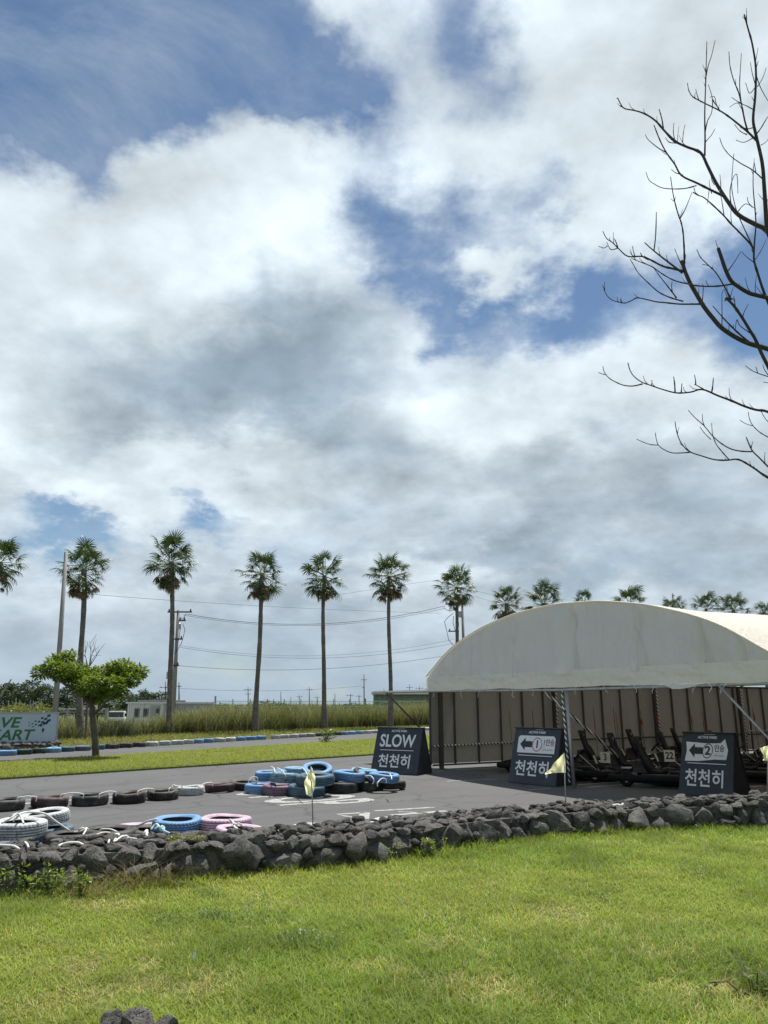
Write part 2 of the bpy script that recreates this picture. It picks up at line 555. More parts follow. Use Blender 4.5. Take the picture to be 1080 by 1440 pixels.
def turf_mat(name, a, b_, dry, sc=1.0):
    m = bpy.data.materials.new(name); m.use_nodes = True
    w = NT(m.node_tree)
    geo = w.n('ShaderNodeNewGeometry'); v = geo.outputs['Position']
    f = w.noise(v, .7 * sc, 6, .6)
    c = w.mix(w.mr(f, .35, .65), (*a, 1), (*b_, 1))
    f = w.noise(v, 2.3 * sc, 5, .65)
    c = w.mix(w.mr(f, .55, .75, 0, .7), c, (*dry, 1))
    f = w.noise(v, 45 * sc, 4, .8)
    c = w.mix(w.mr(f, .45, .75, 0, .7), c, (a[0] * .35, a[1] * .35, a[2] * .3, 1))
    b = w.n('ShaderNodeBsdfPrincipled')
    w.put(b.inputs['Base Color'], c); w.put(b.inputs['Roughness'], .95); w.put(b.inputs['Specular IOR Level'], .1)
    bn = w.n('ShaderNodeBump'); w.put(bn.inputs['Height'], w.noise(v, 60 * sc, 5, .8)); w.put(bn.inputs['Strength'], .8); w.put(bn.inputs['Distance'], .03)
    w.put(b.inputs['Normal'], bn.outputs[0])
    o = w.n('ShaderNodeOutputMaterial'); w.t.links.new(b.outputs[0], o.inputs[0])
    return m


def paint_mat(name, base, cover=.6):
    """road paint worn down to the asphalt below: transparent where it has gone"""
    m = bpy.data.materials.new(name); m.use_nodes = True
    w = NT(m.node_tree)
    geo = w.n('ShaderNodeNewGeometry'); v = geo.outputs['Position']
    f = w.m('ADD', w.m('MULTIPLY', w.noise(v, 14, 6, .75), .6), w.m('MULTIPLY', w.noise(v, 90, 3, .8), .4))
    k = w.mr(f, .62 - .3 * cover, .80 - .3 * cover, 1, 0)
    c = w.mix(w.noise(v, 8, 4), tuple(q * .7 for q in base) + (1,), (*base, 1))
    c = w.mix(k, (.125, .124, .124, 1), c)
    b = w.n('ShaderNodeBsdfPrincipled')
    w.put(b.inputs['Base Color'], c); w.put(b.inputs['Roughness'], .75)
    o = w.n('ShaderNodeOutputMaterial'); w.t.links.new(b.outputs[0], o.inputs[0])
    return m


def stripe_mat(name, period=.11):
    """black and white hazard tape wound round a pole"""
    m = bpy.data.materials.new(name); m.use_nodes = True
    w = NT(m.node_tree)
    tc = w.n('ShaderNodeTexCoord')
    sep = w.n('ShaderNodeSeparateXYZ'); w.put(sep.inputs[0], tc.outputs['Object'])
    t = w.m('ADD', w.m('ADD', sep.outputs[0], sep.outputs[1]), w.m('MULTIPLY', sep.outputs[2], 1.0))
    k = w.m('GREATER_THAN', w.m('FRACT', w.m('DIVIDE', t, period)), .5)
    c = w.mix(k, (.02, .02, .02, 1), (.72, .72, .68, 1))
    b = w.n('ShaderNodeBsdfPrincipled'); w.put(b.inputs['Base Color'], c); w.put(b.inputs['Roughness'], .5)
    o = w.n('ShaderNodeOutputMaterial'); w.t.links.new(b.outputs[0], o.inputs[0])
    return m


MT = dict(
    asphalt=asphalt_mat(), stone=stone_mat(),
    turf=turf_mat('turf', (.13, .18, .035), (.17, .21, .045), (.26, .225, .11)),
    far_turf=turf_mat('far_turf', (.12, .155, .04), (.16, .18, .055), (.22, .20, .10), .6),
    land=turf_mat('land', (.085, .10, .04), (.13, .13, .06), (.17, .15, .09), .3),
    grass=leafy('grass_blade', .48, .55),
    leaf=leafy('leaf', .42, .42, 1.0, .35), frond=leafy('frond', .22, .42, 1.0, .4), reed=leafy('reed', .3, .6), pine=leafy('pine', .12, .7),
    bark=pbr('palm_bark', (.16, .14, .12), .9, var=[((9, 9, 14), 4, .42, .62, (.07, .06, .05), .8), (3, 5, .5, .7, (.26, .24, .21), .6)], bump=(22, 5, .8, .03)),
    treebark=pbr('tree_bark', (.13, .105, .08), .9, var=[((18, 18, 5), 5, .45, .65, (.05, .04, .032), .8)], bump=(30, 5, .7, .012)),
    barebark=pbr('bare_bark', (.034, .028, .026), .85, var=[((40, 40, 12), 5, .5, .7, (.085, .082, .072), .7)], bump=(70, 4, .6, .005)),
    concrete=pbr('pole_concrete', (.30, .29, .275), .85, var=[((4, 4, .8), 5, .45, .7, (.19, .18, .17), .7)], bump=(40, 4, .3, .01)),
    steel=pbr('galvanised', (.42, .43, .44), .45, .7, var=[(8, 5, .5, .7, (.25, .22, .2), .6)]),
    darksteel=pbr('dark_steel', (.07, .065, .06), .55, .3, var=[(10, 5, .5, .7, (.14, .08, .05), .6)]),
    black=pbr('black_plastic', (.011, .011, .012), .5, var=[(6, 5, .5, .75, (.03, .03, .028), .6)], spec=.3),
    rubber=pbr('kart_rubber', (.010, .010, .010), .85, var=[(9, 5, .5, .75, (.035, .032, .03), .5)], spec=.25),
    boardblack=pbr('board_navy', (.016, .024, .034), .5, var=[(5, 6, .5, .75, (.055, .062, .07), .6), (40, 4, .62, .75, (.12, .12, .12), .4)], bump=(6, 4, .25, .02)),
    boardcloth=pbr('board_cloth', (.016, .02, .028), .6, var=[(5, 6, .5, .75, (.045, .05, .056), .6)], bump=(5, 4, .4, .03)),
    white=pbr('white_print', (.76, .77, .76), .6, var=[(9, 6, .5, .75, (.56, .56, .54), .6)]),
    greytext=pbr('grey_print', (.42, .43, .44), .6),
    red=pbr('red_print', (.42, .03, .07), .6), blackprint=pbr('black_print', (.02, .025, .03), .6),
    redflag=pbr('red_flag', (.40, .05, .03), .7), yellow=None,
    plate=pbr('number_plate', (.62, .58, .40), .55),
    chrome=pbr('kart_metal', (.5, .5, .5), .35, .8, var=[(12, 4, .5, .7, (.2, .2, .2), .6)]),
    rope=pbr('rope', (.72, .71, .67), .85, var=[(60, 3, .5, .7, (.45, .43, .39), .6)], bump=(160, 2, .6, .004)),
    bluerope=pbr('blue_rope', (.46, .66, .70), .85, bump=(160, 2, .6, .004)),
    banner=pbr('banner_vinyl', (.45, .53, .60), .5, var=[((1.4, 1.4, .7), 5, .45, .7, (.38, .46, .53), .6)], bump=(3, 4, .15, .03)),
    green=pbr('banner_green', (.025, .16, .055), .55), navy=pbr('banner_navy', (.03, .045, .09), .55),
    roadpaint=paint_mat('road_paint', (.52, .52, .50), .62),
    prefab=pbr('prefab_white', (.66, .67, .66), .6, var=[((3, 3, .6), 5, .5, .7, (.48, .48, .46), .6)]),
    prefabgrey=pbr('prefab_grey', (.36, .36, .36), .6, var=[((3, 3, .6), 5, .45, .7, (.25, .24, .23), .7)]),
    glass=pbr('window_glass', (.04, .05, .06), .08, spec=.8),
    shed=pbr('shed_green', (.16, .21, .16), .65, var=[((2, 2, .5), 5, .45, .7, (.22, .22, .18), .7)]),
    fencegreen=pbr('fence_green', (.16, .34, .22), .55), rail=pbr('bridge_rail', (.32, .32, .31), .8, var=[(3, 4, .5, .7, (.2, .2, .19), .6)]),
    roofwhite=pbr('roof_sheet', (.7, .7, .68), .5),
    tarp=tarp_mat('tent_tarp', (.90, .92, .925), .50, .7), roof=tarp_mat('tent_roof', (.72, .675, .575), .20, .7),
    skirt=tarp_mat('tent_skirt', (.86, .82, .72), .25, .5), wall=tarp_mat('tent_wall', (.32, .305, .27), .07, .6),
    tape=stripe_mat('hazard_tape'),
    orange=pbr('kart_orange', (.42, .18, .10), .6),
    wire=pbr('cable', (.05, .055, .06), .6),
)


def flag_mat():
    m = bpy.data.materials.new('yellow_cloth'); m.use_nodes = True
    w = NT(m.node_tree)
    b = w.n('ShaderNodeBsdfPrincipled')
    tc = w.n('ShaderNodeTexCoord')
    c = w.mix(w.mr(w.noise(tc.outputs['Object'], 14, 4), .4, .7), (.90, .90, .58, 1), (.93, .93, .70, 1))
    w.put(b.inputs['Base Color'], c); w.put(b.inputs['Roughness'], .8)
    t = w.n('ShaderNodeBsdfTranslucent'); w.put(t.inputs[0], (.95, .95, .58, 1))
    mx = w.n('ShaderNodeMixShader'); w.put(mx.inputs[0], .58)
    w.t.links.new(b.outputs[0], mx.inputs[1]); w.t.links.new(t.outputs[0], mx.inputs[2])
    o = w.n('ShaderNodeOutputMaterial'); w.t.links.new(mx.outputs[0], o.inputs[0])
    return m


MT['yellow'] = flag_mat()
TY = dict(
    black=tyre_mat('tyre_black', (.016, .016, .017), (.05, .047, .043), .35), 
    brown=tyre_mat('tyre_dark_brown', (.030, .021, .020), (.014, .014, .014), .4),
    maroon=tyre_mat('tyre_maroon', (.062, .022, .028), (.02, .018, .018), .4),
    white=tyre_mat('tyre_white', (.54, .58, .565), (.05, .05, .05), .45, .7),
    blue=tyre_mat('tyre_blue', (.13, .31, .56), (.03, .04, .05), .28),
    lightblue=tyre_mat('tyre_light_blue', (.20, .42, .58), (.03, .04, .05), .3),
    pink=tyre_mat('tyre_pink', (.56, .40, .49), (.05, .04, .045), .3),
    mauve=tyre_mat('tyre_mauve', (.22, .13, .19), (.04, .03, .03), .3),
    teal=tyre_mat('tyre_teal', (.045, .12, .17), (.02, .025, .03), .35),
    paleteal=tyre_mat('tyre_pale_teal', (.24, .42, .50), (.03, .035, .04), .7, streak=(.035, .08, .10)),
    slate=tyre_mat('tyre_slate', (.09, .14, .19), (.03, .03, .035), .35),
    green=tyre_mat('tyre_dark_green', (.015, .06, .045), (.02, .02, .02), .35),
    grey=tyre_mat('tyre_grey', (.36, .36, .37), (.08, .08, .08), .4),
)

# ------------------------------------------------------------------ ground, track, lawn
KA, KB = Vector((-12.38, 25.63)), Vector((-.44, 44.7))          # foot of the far tyre kerb
KU = (KB - KA).normalized(); KN = Vector((-KU.y, KU.x))            # along it, and away from the track


def kv(x, y):
    return (x - KA.x) * KN.x + (y - KA.y) * KN.y


def fall(x, y):
    """the land drops about a metre behind the reeds"""
    v = kv(x, y)
    t = min(1, max(0, (v - 14) / 9))
    return -1.0 * t * t * (3 - 2 * t)


def build_ground():
    xs = [-4000, -900, -300, -120, -80, -60] + list(range(-50, 51, 4)) + [60, 80, 120, 300, 900, 4000]
    ys = [-600, -100, -20, 0] + list(range(6, 111, 4)) + [130, 160, 220, 400, 900, 2000, 6000]
    V = [(x, y, fall(x, y) - (.03 if False else 0)) for y in ys for x in xs]
    nx = len(xs)
    F_ = [(j * nx + i, j * nx + i + 1, (j + 1) * nx + i + 1, (j + 1) * nx + i) for j in range(len(ys) - 1) for i in range(nx - 1)]
    me = bpy.data.meshes.new('ground'); me.from_pydata(V, [], F_)
    me.polygons.foreach_set('use_smooth', np.ones(len(F_), dtype=bool))
    tag(link('ground', me, MT['land']), kind='structure')


build_ground()


def sheet(name, pts, z, m, thick=0.0):
    b = MB()
    n = len(pts)
    if thick:
        b.prism([(p[0], p[1]) for p in pts], z - thick, z)
    else:
        b.add([(p[0], p[1], z) for p in pts], [list(range(n))])
    o = b.build(name, m)
    return tag(o, kind='structure')


# foot of the lava stone wall, left to right
WALL = [(-9.5, 4.3), (-6.2, 5.85), (-4.6, 6.5), (-3.40, 6.98), (-2.34, 7.5), (-1.18, 7.9), (-.18, 8.36), (.62, 8.95), (1.35, 9.58), (2.1, 10.05), (3.15, 10.42), (5.06, 10.66), (7.2, 10.85), (10.5, 11.2)]
back = [(p[0] * 1.0 - .1, p[1] + .25) for p in WALL]
near = [(-45, -9), (-20, .5)] + back + [(30, 13), (60, 15)]
far = [KA + KU * u for u in np.linspace(-48, 120, len(near))]
ab = MB()
ab.add([(p[0], p[1], .004) for p in near] + [(p[0], p[1], .004) for p in far], [(i, i + 1, len(near) + i + 1, len(near) + i) for i in range(len(near) - 1)])
tag(ab.build('asphalt_track', MT['asphalt']), kind='structure')
sheet('lawn', [(-60, -40), (60, -40), (60, 11.9)] + [(x, y + .12) for x, y in WALL[::-1]] + [(-20, 1.5), (-60, -6)], .012, MT['turf'])
# grass island between the two stretches of track
IA, IB = Vector((-8.33, 17.38)), Vector((-.23, 25.63))
IC, ID = Vector((-10.48, 21.77)), Vector((-.33, 36.73))
iu = (IB - IA).normalized(); iv = (ID - IC).normalized()
ISL = [IA - iu * 16, IB + iu * 34, ID + iv * 24, IC - iv * 14]
sheet('grass_island', [tuple(p) for p in ISL], .045, MT['far_turf'], .044)
# ------------------------------------------------------------------ tent over the karts
TC = Vector((1.166, 20.148, 0)); TRZ = radians(-60)          # local x runs along the open gable, y into the depth
TW, TL = 9.7, 25.0
ARCH = [(0, 2.28), (.6, 2.68), (1.05, 2.92), (1.6, 3.12), (2.4, 3.35), (3.5, 3.54), (4.85, 3.62)]
ARCH = ARCH + [(TW - s, z) for s, z in ARCH[-2::-1]]


def arch(s):
    for (a, za), (b, zb) in zip(ARCH, ARCH[1:]):
        if s <= b:
            t = max(0, min(1, (s - a) / (b - a)))
            return za + (zb - za) * t
    return ARCH[-1][1]


AS = np.linspace(0, TW, 61)
AZ = np.array([arch(s) for s in AS])
k = np.array([1, 2, 3, 2, 1]) / 9.0
AZs = np.convolve(np.pad(AZ, 2, mode='edge'), k, 'valid'); AZs[0] = AZ[0]; AZs[-1] = AZ[-1]


def archs(s):
    return float(np.interp(s, AS, AZs))


def fbm(x, y, seed=0, oct_=4):
    """cheap smooth value noise for arrays"""
    out = np.zeros(np.broadcast(x, y).shape); amp = .5
    for o in range(oct_):
        r = np.random.default_rng(seed * 31 + o)
        g = r.random((64, 64))
        xx = np.asarray(x) * (2 ** o); yy = np.asarray(y) * (2 ** o)
        xi = np.floor(xx).astype(int); yi = np.floor(yy).astype(int)
        fx = xx - xi; fy = yy - yi
        fx = fx * fx * (3 - 2 * fx); fy = fy * fy * (3 - 2 * fy)
        a = g[xi % 64, yi % 64]; b = g[(xi + 1) % 64, yi % 64]; c = g[xi % 64, (yi + 1) % 64]; d = g[(xi + 1) % 64, (yi + 1) % 64]
        out = out + amp * ((a * (1 - fx) + b * fx) * (1 - fy) + (c * (1 - fx) + d * fx) * fy)
        amp *= .5
    return out


def grid_faces(nu, nv):
    i, j = np.meshgrid(np.arange(nu - 1), np.arange(nv - 1), indexing='ij')
    a = i * nv + j
    return np.stack([a, a + nv, a + nv + 1, a + 1], -1).reshape(-1, 4)


def build_tent():
    t = thing('marquee_tent', 'large white tarpaulin tent with arched roof sheltering the parked karts', 'tent', TC, TRZ)
    # roof
    nu, nv = 61, 101
    s = np.linspace(-.03, TW + .03, nu); d = np.linspace(-.06, TL, nv)
    S, D = np.meshgrid(s, d, indexing='ij')
    Z = np.interp(S, AS, AZs) + .02
    sag = np.abs(np.sin(D / 4.1 * pi)) * .05 + (fbm(S * .9, D * .6, 3) - .5) * .06
    Z = Z - sag * np.clip(D / .8, 0, 1)
    V = np.stack([S, D, Z], -1).reshape(-1, 3)
    fs = grid_faces(nu, nv)
    me = np_mesh('roof', V, fs, np.full(len(fs), 4), smooth=True)
    link('roof', me, MT['roof'], t)
    # piped hem along the front edge of the roof
    MB().tube([(q, -.07, archs(q) + .012) for q in np.linspace(-.02, TW + .02, 60)], .015, 8).build('roof_hem', MT['skirt'], t, True)
    # gable cloth with gathered vertical folds
    nu, nv = 360, 44
    s = np.linspace(0, TW, nu); q = np.linspace(0, 1, nv)
    S, Q = np.meshgrid(s, q, indexing='ij')
    zt = np.interp(S, AS, AZs); zb = 2.18
    Z = zb + (zt - zb) * Q
    Y = np.zeros_like(Z)
    for sx, wd, am in ((.9, .12, .03), (2.45, .2, .035), (3.45, .06, .03), (5.0, .22, .06), (5.25, .10, .05), (6.95, .1, .05), (8.3, .1, .045), (9.0, .08, .03)):
        Y -= am * 1.7 * np.exp(-((S - sx - .05 * np.sin(Z * 4 + sx)) / wd) ** 2)
        Y += am * 1.5 * np.exp(-((S - sx - wd * 1.3 - .04 * np.sin(Z * 6)) / (wd * .6)) ** 2)
    # slanting drag wrinkles, strongest low and to the right
    dr = fbm(S * 2.6 + Z * 2.4, Z * .8 - S * .15, 9, 4) - .5
    Y += dr * .10 * (1 - Q) * (.5 + .8 * (S > 6.0) * np.clip((S - 6) / 1.5, 0, 1) + .4 * (S < 2))
    dr2 = fbm(S * 5.5 - Z * 2.0, Z * 1.4 + S * .2, 13, 4) - .5
    Y += dr2 * .05
    dr3 = fbm(S * 9 + Z * 5, Z * 2.2 - S * .3, 17, 3) - .45
    Y += dr3 * .035 * (1 - Q)
    Y += (fbm(S * 1.1, Z * 1.3, 5, 3) - .5) * .07
    Y *= np.clip((1 - Q) * 6, 0, 1) * np.clip(np.minimum(S, TW - S) * 4, 0, 1)
    V = np.stack([S, Y - .02, Z], -1).reshape(-1, 3)
    fs = grid_faces(nu, nv)
    link('gable_cloth', np_mesh('gable_cloth', V, fs, np.full(len(fs), 4), smooth=True), MT['tarp'], t)
    # narrow stitched seams standing proud of the cloth
    for sx in (1.9, 3.47, 5.35, 7.0, 8.4):
        b = MB()
        pts = []
        for z in np.linspace(2.2, archs(sx) - .03, 12):
            i = int(np.argmin(abs(s - sx - .012 * sin(z * 5)))); jq = (z - zb) / max(.05, (archs(sx) - zb))
            j = int(round(jq * (nv - 1))); pts.append((s[i], Y[i, min(nv - 1, max(0, j))] - .026, z))
        b.tube(pts, .008, 5)
        b.build('seam', MT['tarp'], t, True)
    # valance below the gable, hemmed round the eave pipe
    nu, nv = 300, 16
    s = np.linspace(-.05, TW + .05, nu); q = np.linspace(0, 1, nv)
    S, Q = np.meshgrid(s, q, indexing='ij')
    Z = 1.93 + .33 * Q + (fbm(S * 1.3, Q, 21) - .5) * .05 * (1 - Q)
    Y = -.045 + (fbm(S * 3.3 + Q, Q * 2.5 + S * .4, 22) - .5) * .10 * (1 - Q) * Q * 3 - .02 * (1 - Q)
    Y += (fbm(S * 9, Q * 4 + S * 2, 24) - .5) * .03
    V = np.stack([S, Y, Z], -1).reshape(-1, 3)
    fs = grid_faces(nu, nv)
    link('valance', np_mesh('valance', V, fs, np.full(len(fs), 4), smooth=True), MT['skirt'], t)
    # loose corner of cloth hanging under the pipe
    b = MB()
    b.add([(7.55, -.08, 1.93), (8.35, -.06, 1.93), (7.95, -.16, 1.845), (7.78, -.14, 1.85), (8.15, -.13, 1.87)], [(0, 3, 2), (0, 2, 4), (0, 4, 1)])
    b.build('loose_flap', MT['skirt'], t)
    MB().tube([(-2.9, -.02, 1.915), (0, -.03, 1.915), (TW * .5, -.03, 1.875), (TW + .1, -.03, 1.91)], .03, 10).build('eave_pipe', MT['steel'], t, True)
    b = MB(); b.box((-1.46, .42, 1.945), (2.9, .9, .022)); b.box((-1.46, -.02, 1.925), (2.9, .02, .07)); b.build('awning_flap', MT['skirt'], t)
    # left side wall: cloth panels between ribs, each a piece of its own
    step = .76
    n = int(TL / step)
    top = archs(0) - .12
    r = np.random.default_rng(5)
    for i in range(n):
        y0, y1 = i * step - .006, (i + 1) * step + .006
        nu, nv = 7, 9
        U, W = np.meshgrid(np.linspace(0, 1, nu), np.linspace(0, 1, nv), indexing='ij')
        X = -.02 + .005 * (i % 2) - .03 * np.sin(U * pi) * np.sin(W * pi) * r.uniform(.3, 1.3) + (fbm(U * 2 + i, W * 3, 40 + i % 5) - .5) * .03
        V = np.stack([X, y0 + (y1 - y0) * U, .13 + (top - .13) * W], -1).reshape(-1, 3)
        fs = grid_faces(nu, nv)
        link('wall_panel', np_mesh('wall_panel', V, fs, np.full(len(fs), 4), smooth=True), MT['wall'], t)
        MB().tube([(.032, i * step, .1), (.032, i * step, top)], .030, 6).build('wall_rib', MT['darksteel'], t)
    # right side wall, mostly outside the picture
    V = [(TW + .02, 0, .12), (TW + .02, TL, .12), (TW + .02, TL, top), (TW + .02, 0, top)]
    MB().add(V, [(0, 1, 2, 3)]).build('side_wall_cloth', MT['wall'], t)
    # back gable
    b = MB()
    pts = [(q, TL - .02, archs(q) - .03) for q in np.linspace(0, TW, 24)]
    b.add([(0, TL - .02, .12), (TW, TL - .02, .12)] + pts[::-1], [list(range(26))])
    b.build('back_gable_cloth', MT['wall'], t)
    # rails along the left wall; the first bay is wrapped in hazard tape
    MB().tube([(.06, .05, .56), (.06, 3.2, .60)], .026, 8).build('taped_rail', MT['tape'], t)
    MB().tube([(.06, 3.2, .62), (.06, TL - .2, .62)], .022, 8).build('wall_rail', MT['darksteel'], t)
    MB().tube([(.06, 12.6, .72), (.06, 17, .72)], .024, 8).build('taped_rail', MT['tape'], t)
    MB().tube([(.05, .05, .1), (.05, TL, .1)], .022, 8).build('ground_rail', MT['darksteel'], t)
    # posts and trusses
    for y in (0.28, 4.15, 8.25, 12.35, 16.45, 20.5, 24.6):
        for x in (.10, TW - .10):
            b = MB()
            b.box((x, y, top / 2), (.09, .09, top)); b.box((x, y, .01), (.22, .22, .02))
            b.build('post', MT['darksteel'], t)
            if x < 1 and y > 1:
                MB().tube([(x + .16, y - .05, .02), (x + .16, y - .05, top - .05)], .024, 8).build('striped_post', MT['tape'], t, True)
        b = MB()
        qs = np.linspace(.05, TW - .05, 28)
        up = [(q, y, archs(q) - .06) for q in qs]; lo = [(q, y, max(top - .05, archs(q) - .33)) for q in qs]
        b.tube(up, .025, 6); b.tube(lo, .02, 6)
        for i in range(0, 27):
            b.tube([up[i], lo[i + 1]], .009, 4); b.tube([lo[i], up[i]], .009, 4)
        b.build('arch_truss', MT['darksteel'], t)
    for x in (1.2, 2.8, 4.85, 6.9, 8.5):
        MB().tube([(x, .2, archs(x) - .10), (x, TL - .1, archs(x) - .08)], .02, 6).build('purlin', MT['darksteel'], t)
    MB().tube([(.1, .02, top - .02), (.1, TL - .1, top - .02)], .03, 8).build('wall_plate', MT['darksteel'], t)
    # leaning striped prop under the gable pipe
    MB().tube([(5.06, -.02, 1.88), (5.22, -.10, .02)], .034, 10).build('prop', MT['steel'], t, True)
    MB().tube([(5.0, -.075, 1.86), (5.16, -.155, .12)], .022, 8).build('striped_prop', MT['tape'], t, True)
    # braces
    MB().tube([(-2.15, -.03, 1.90), (-.1, -.10, .90)], .022, 6).build('brace', MT['black'], t, True)
    MB().tube([(4.25, .12, 1.86), (4.8, 1.6, .52)], .030, 8).build('striped_brace', MT['tape'], t, True)
    MB().tube([(8.62, -.06, 1.92), (9.6, -.02, .86)], .020, 8).build('brace', MT['steel'], t, True)
    MB().tube([(9.5, .05, .02), (9.48, .04, 1.93)], .035, 8).build('post', MT['steel'], t, True)
    # white ties hanging from the eave pipe
    r = np.random.default_rng(12)
    for x in (.35, 1.5, 2.2, 3.4, 4.05, 5.35, 6.15, 6.9, 7.4, 8.25, 8.45, 8.8):
        p = Vector((x, -.06, 1.93)); pts = [p]
        for i in range(5):
            p = p + Vector((r.uniform(-.05, .05), r.uniform(-.02, .02), -r.uniform(.015, .05)))
            pts.append(p)
        MB().tube(pts, .007, 5).build('tie_cord', MT['rope'], t, True)
    return t


build_tent()

# pale light strip: sunlit concrete footing along the left tent wall
ax = Vector((cos(TRZ + pi / 2), sin(TRZ + pi / 2), 0)); gx = Vector((cos(TRZ), sin(TRZ), 0))


def tp(x, y, z=0):
    return TC + gx * x + ax * y + Vector((0, 0, z))


# ------------------------------------------------------------------ painted marks on the track


def mark(name, polys, z=.008, m=None):
    b = MB()
    for pl in polys:
        b.add([(p[0], p[1], z) for p in pl], [list(range(len(pl)))])
    return tag(b.build(name, m or MT['roadpaint']), kind='structure')


def stroke(a, b, w):
    a, b = Vector(a[:2]), Vector(b[:2]); d = (b - a).normalized(); n = Vector((-d.y, d.x)) * w / 2
    return [a + n, a - n, b - n, b + n]


def build_marks():
    # STOP, its letters standing towards the tent
    o = Vector((-2.78, 14.72, .008))
    M = Matrix.Translation(o) @ Matrix.Rotation(radians(-57), 4, 'Z')
    e = lettering('lane_lettering', 'STOP', .62, MT['roadpaint'], None, Matrix.Diagonal((1, 1, 1, 1)), 'LEFT', 1.0, bold=.012)
    bb = [v.co.copy() for v in e.data.vertices]
    x0 = min(v.x for v in bb); x1 = max(v.x for v in bb); y0 = min(v.y for v in bb); y1 = max(v.y for v in bb)
    S = Matrix.Diagonal((2.35 / (x1 - x0), 1.75 / (y1 - y0), 0.0, 1)) @ Matrix.Translation((-x0, -y0, 0))
    e.data.transform(M @ S)
    # drop the flat copies left by the extrusion
    bm = bmesh.new(); bm.from_mesh(e.data); bmesh.ops.remove_doubles(bm, verts=bm.verts, dist=.0004)
    bmesh.ops.delete(bm, geom=[f for f in bm.faces if f.calc_area() < 1e-6], context='FACES')
    bm.to_mesh(e.data); bm.free()
    tag(e, kind='structure')
    g = lambda x, y: gp(x, y)
    mark('lane_lettering', [stroke(g(474, 1146), g(516, 1143), .10), stroke(g(513, 1143.4), g(511, 1152.5), .16),
                            stroke(g(480, 1147.5), g(512, 1152), .07),
                            stroke(g(527, 1141), g(610, 1136), .10), stroke(g(550, 1147), g(628, 1141), .13), stroke(g(566, 1152), g(668, 1146), .13),
                            stroke(g(560, 1142), g(612, 1144.5), .06)])
    # dashed white line under the tyre row
    a, b = gp(-80, 1139), gp(355, 1107)
    mark('lane_line', [stroke(a, b, .13)])
    off = Vector((-.28, .36, 0))
    mark('lane_line', [stroke(a + off, b + off, .07)])
    # bay lines on the tent floor
    for s0, y0, y1 in ((.55, .4, 3.0), (3.05, .3, 2.2), (5.9, .5, 5.2), (6.35, .3, 5.2), (7.9, 1.8, 3.6)):
        mark('bay_line', [stroke(tp(s0 if s0 < 5 else s0 - 1.2, y0), tp(s0 if s0 < 5 else s0 - 1.2, y1), .09)])
    mark('bay_line', [stroke(gp(628, 1099), gp(700, 1096), .07), stroke(gp(742, 1112), gp(775, 1109), .06)])


build_marks()

# ------------------------------------------------------------------ A-shaped warning boards


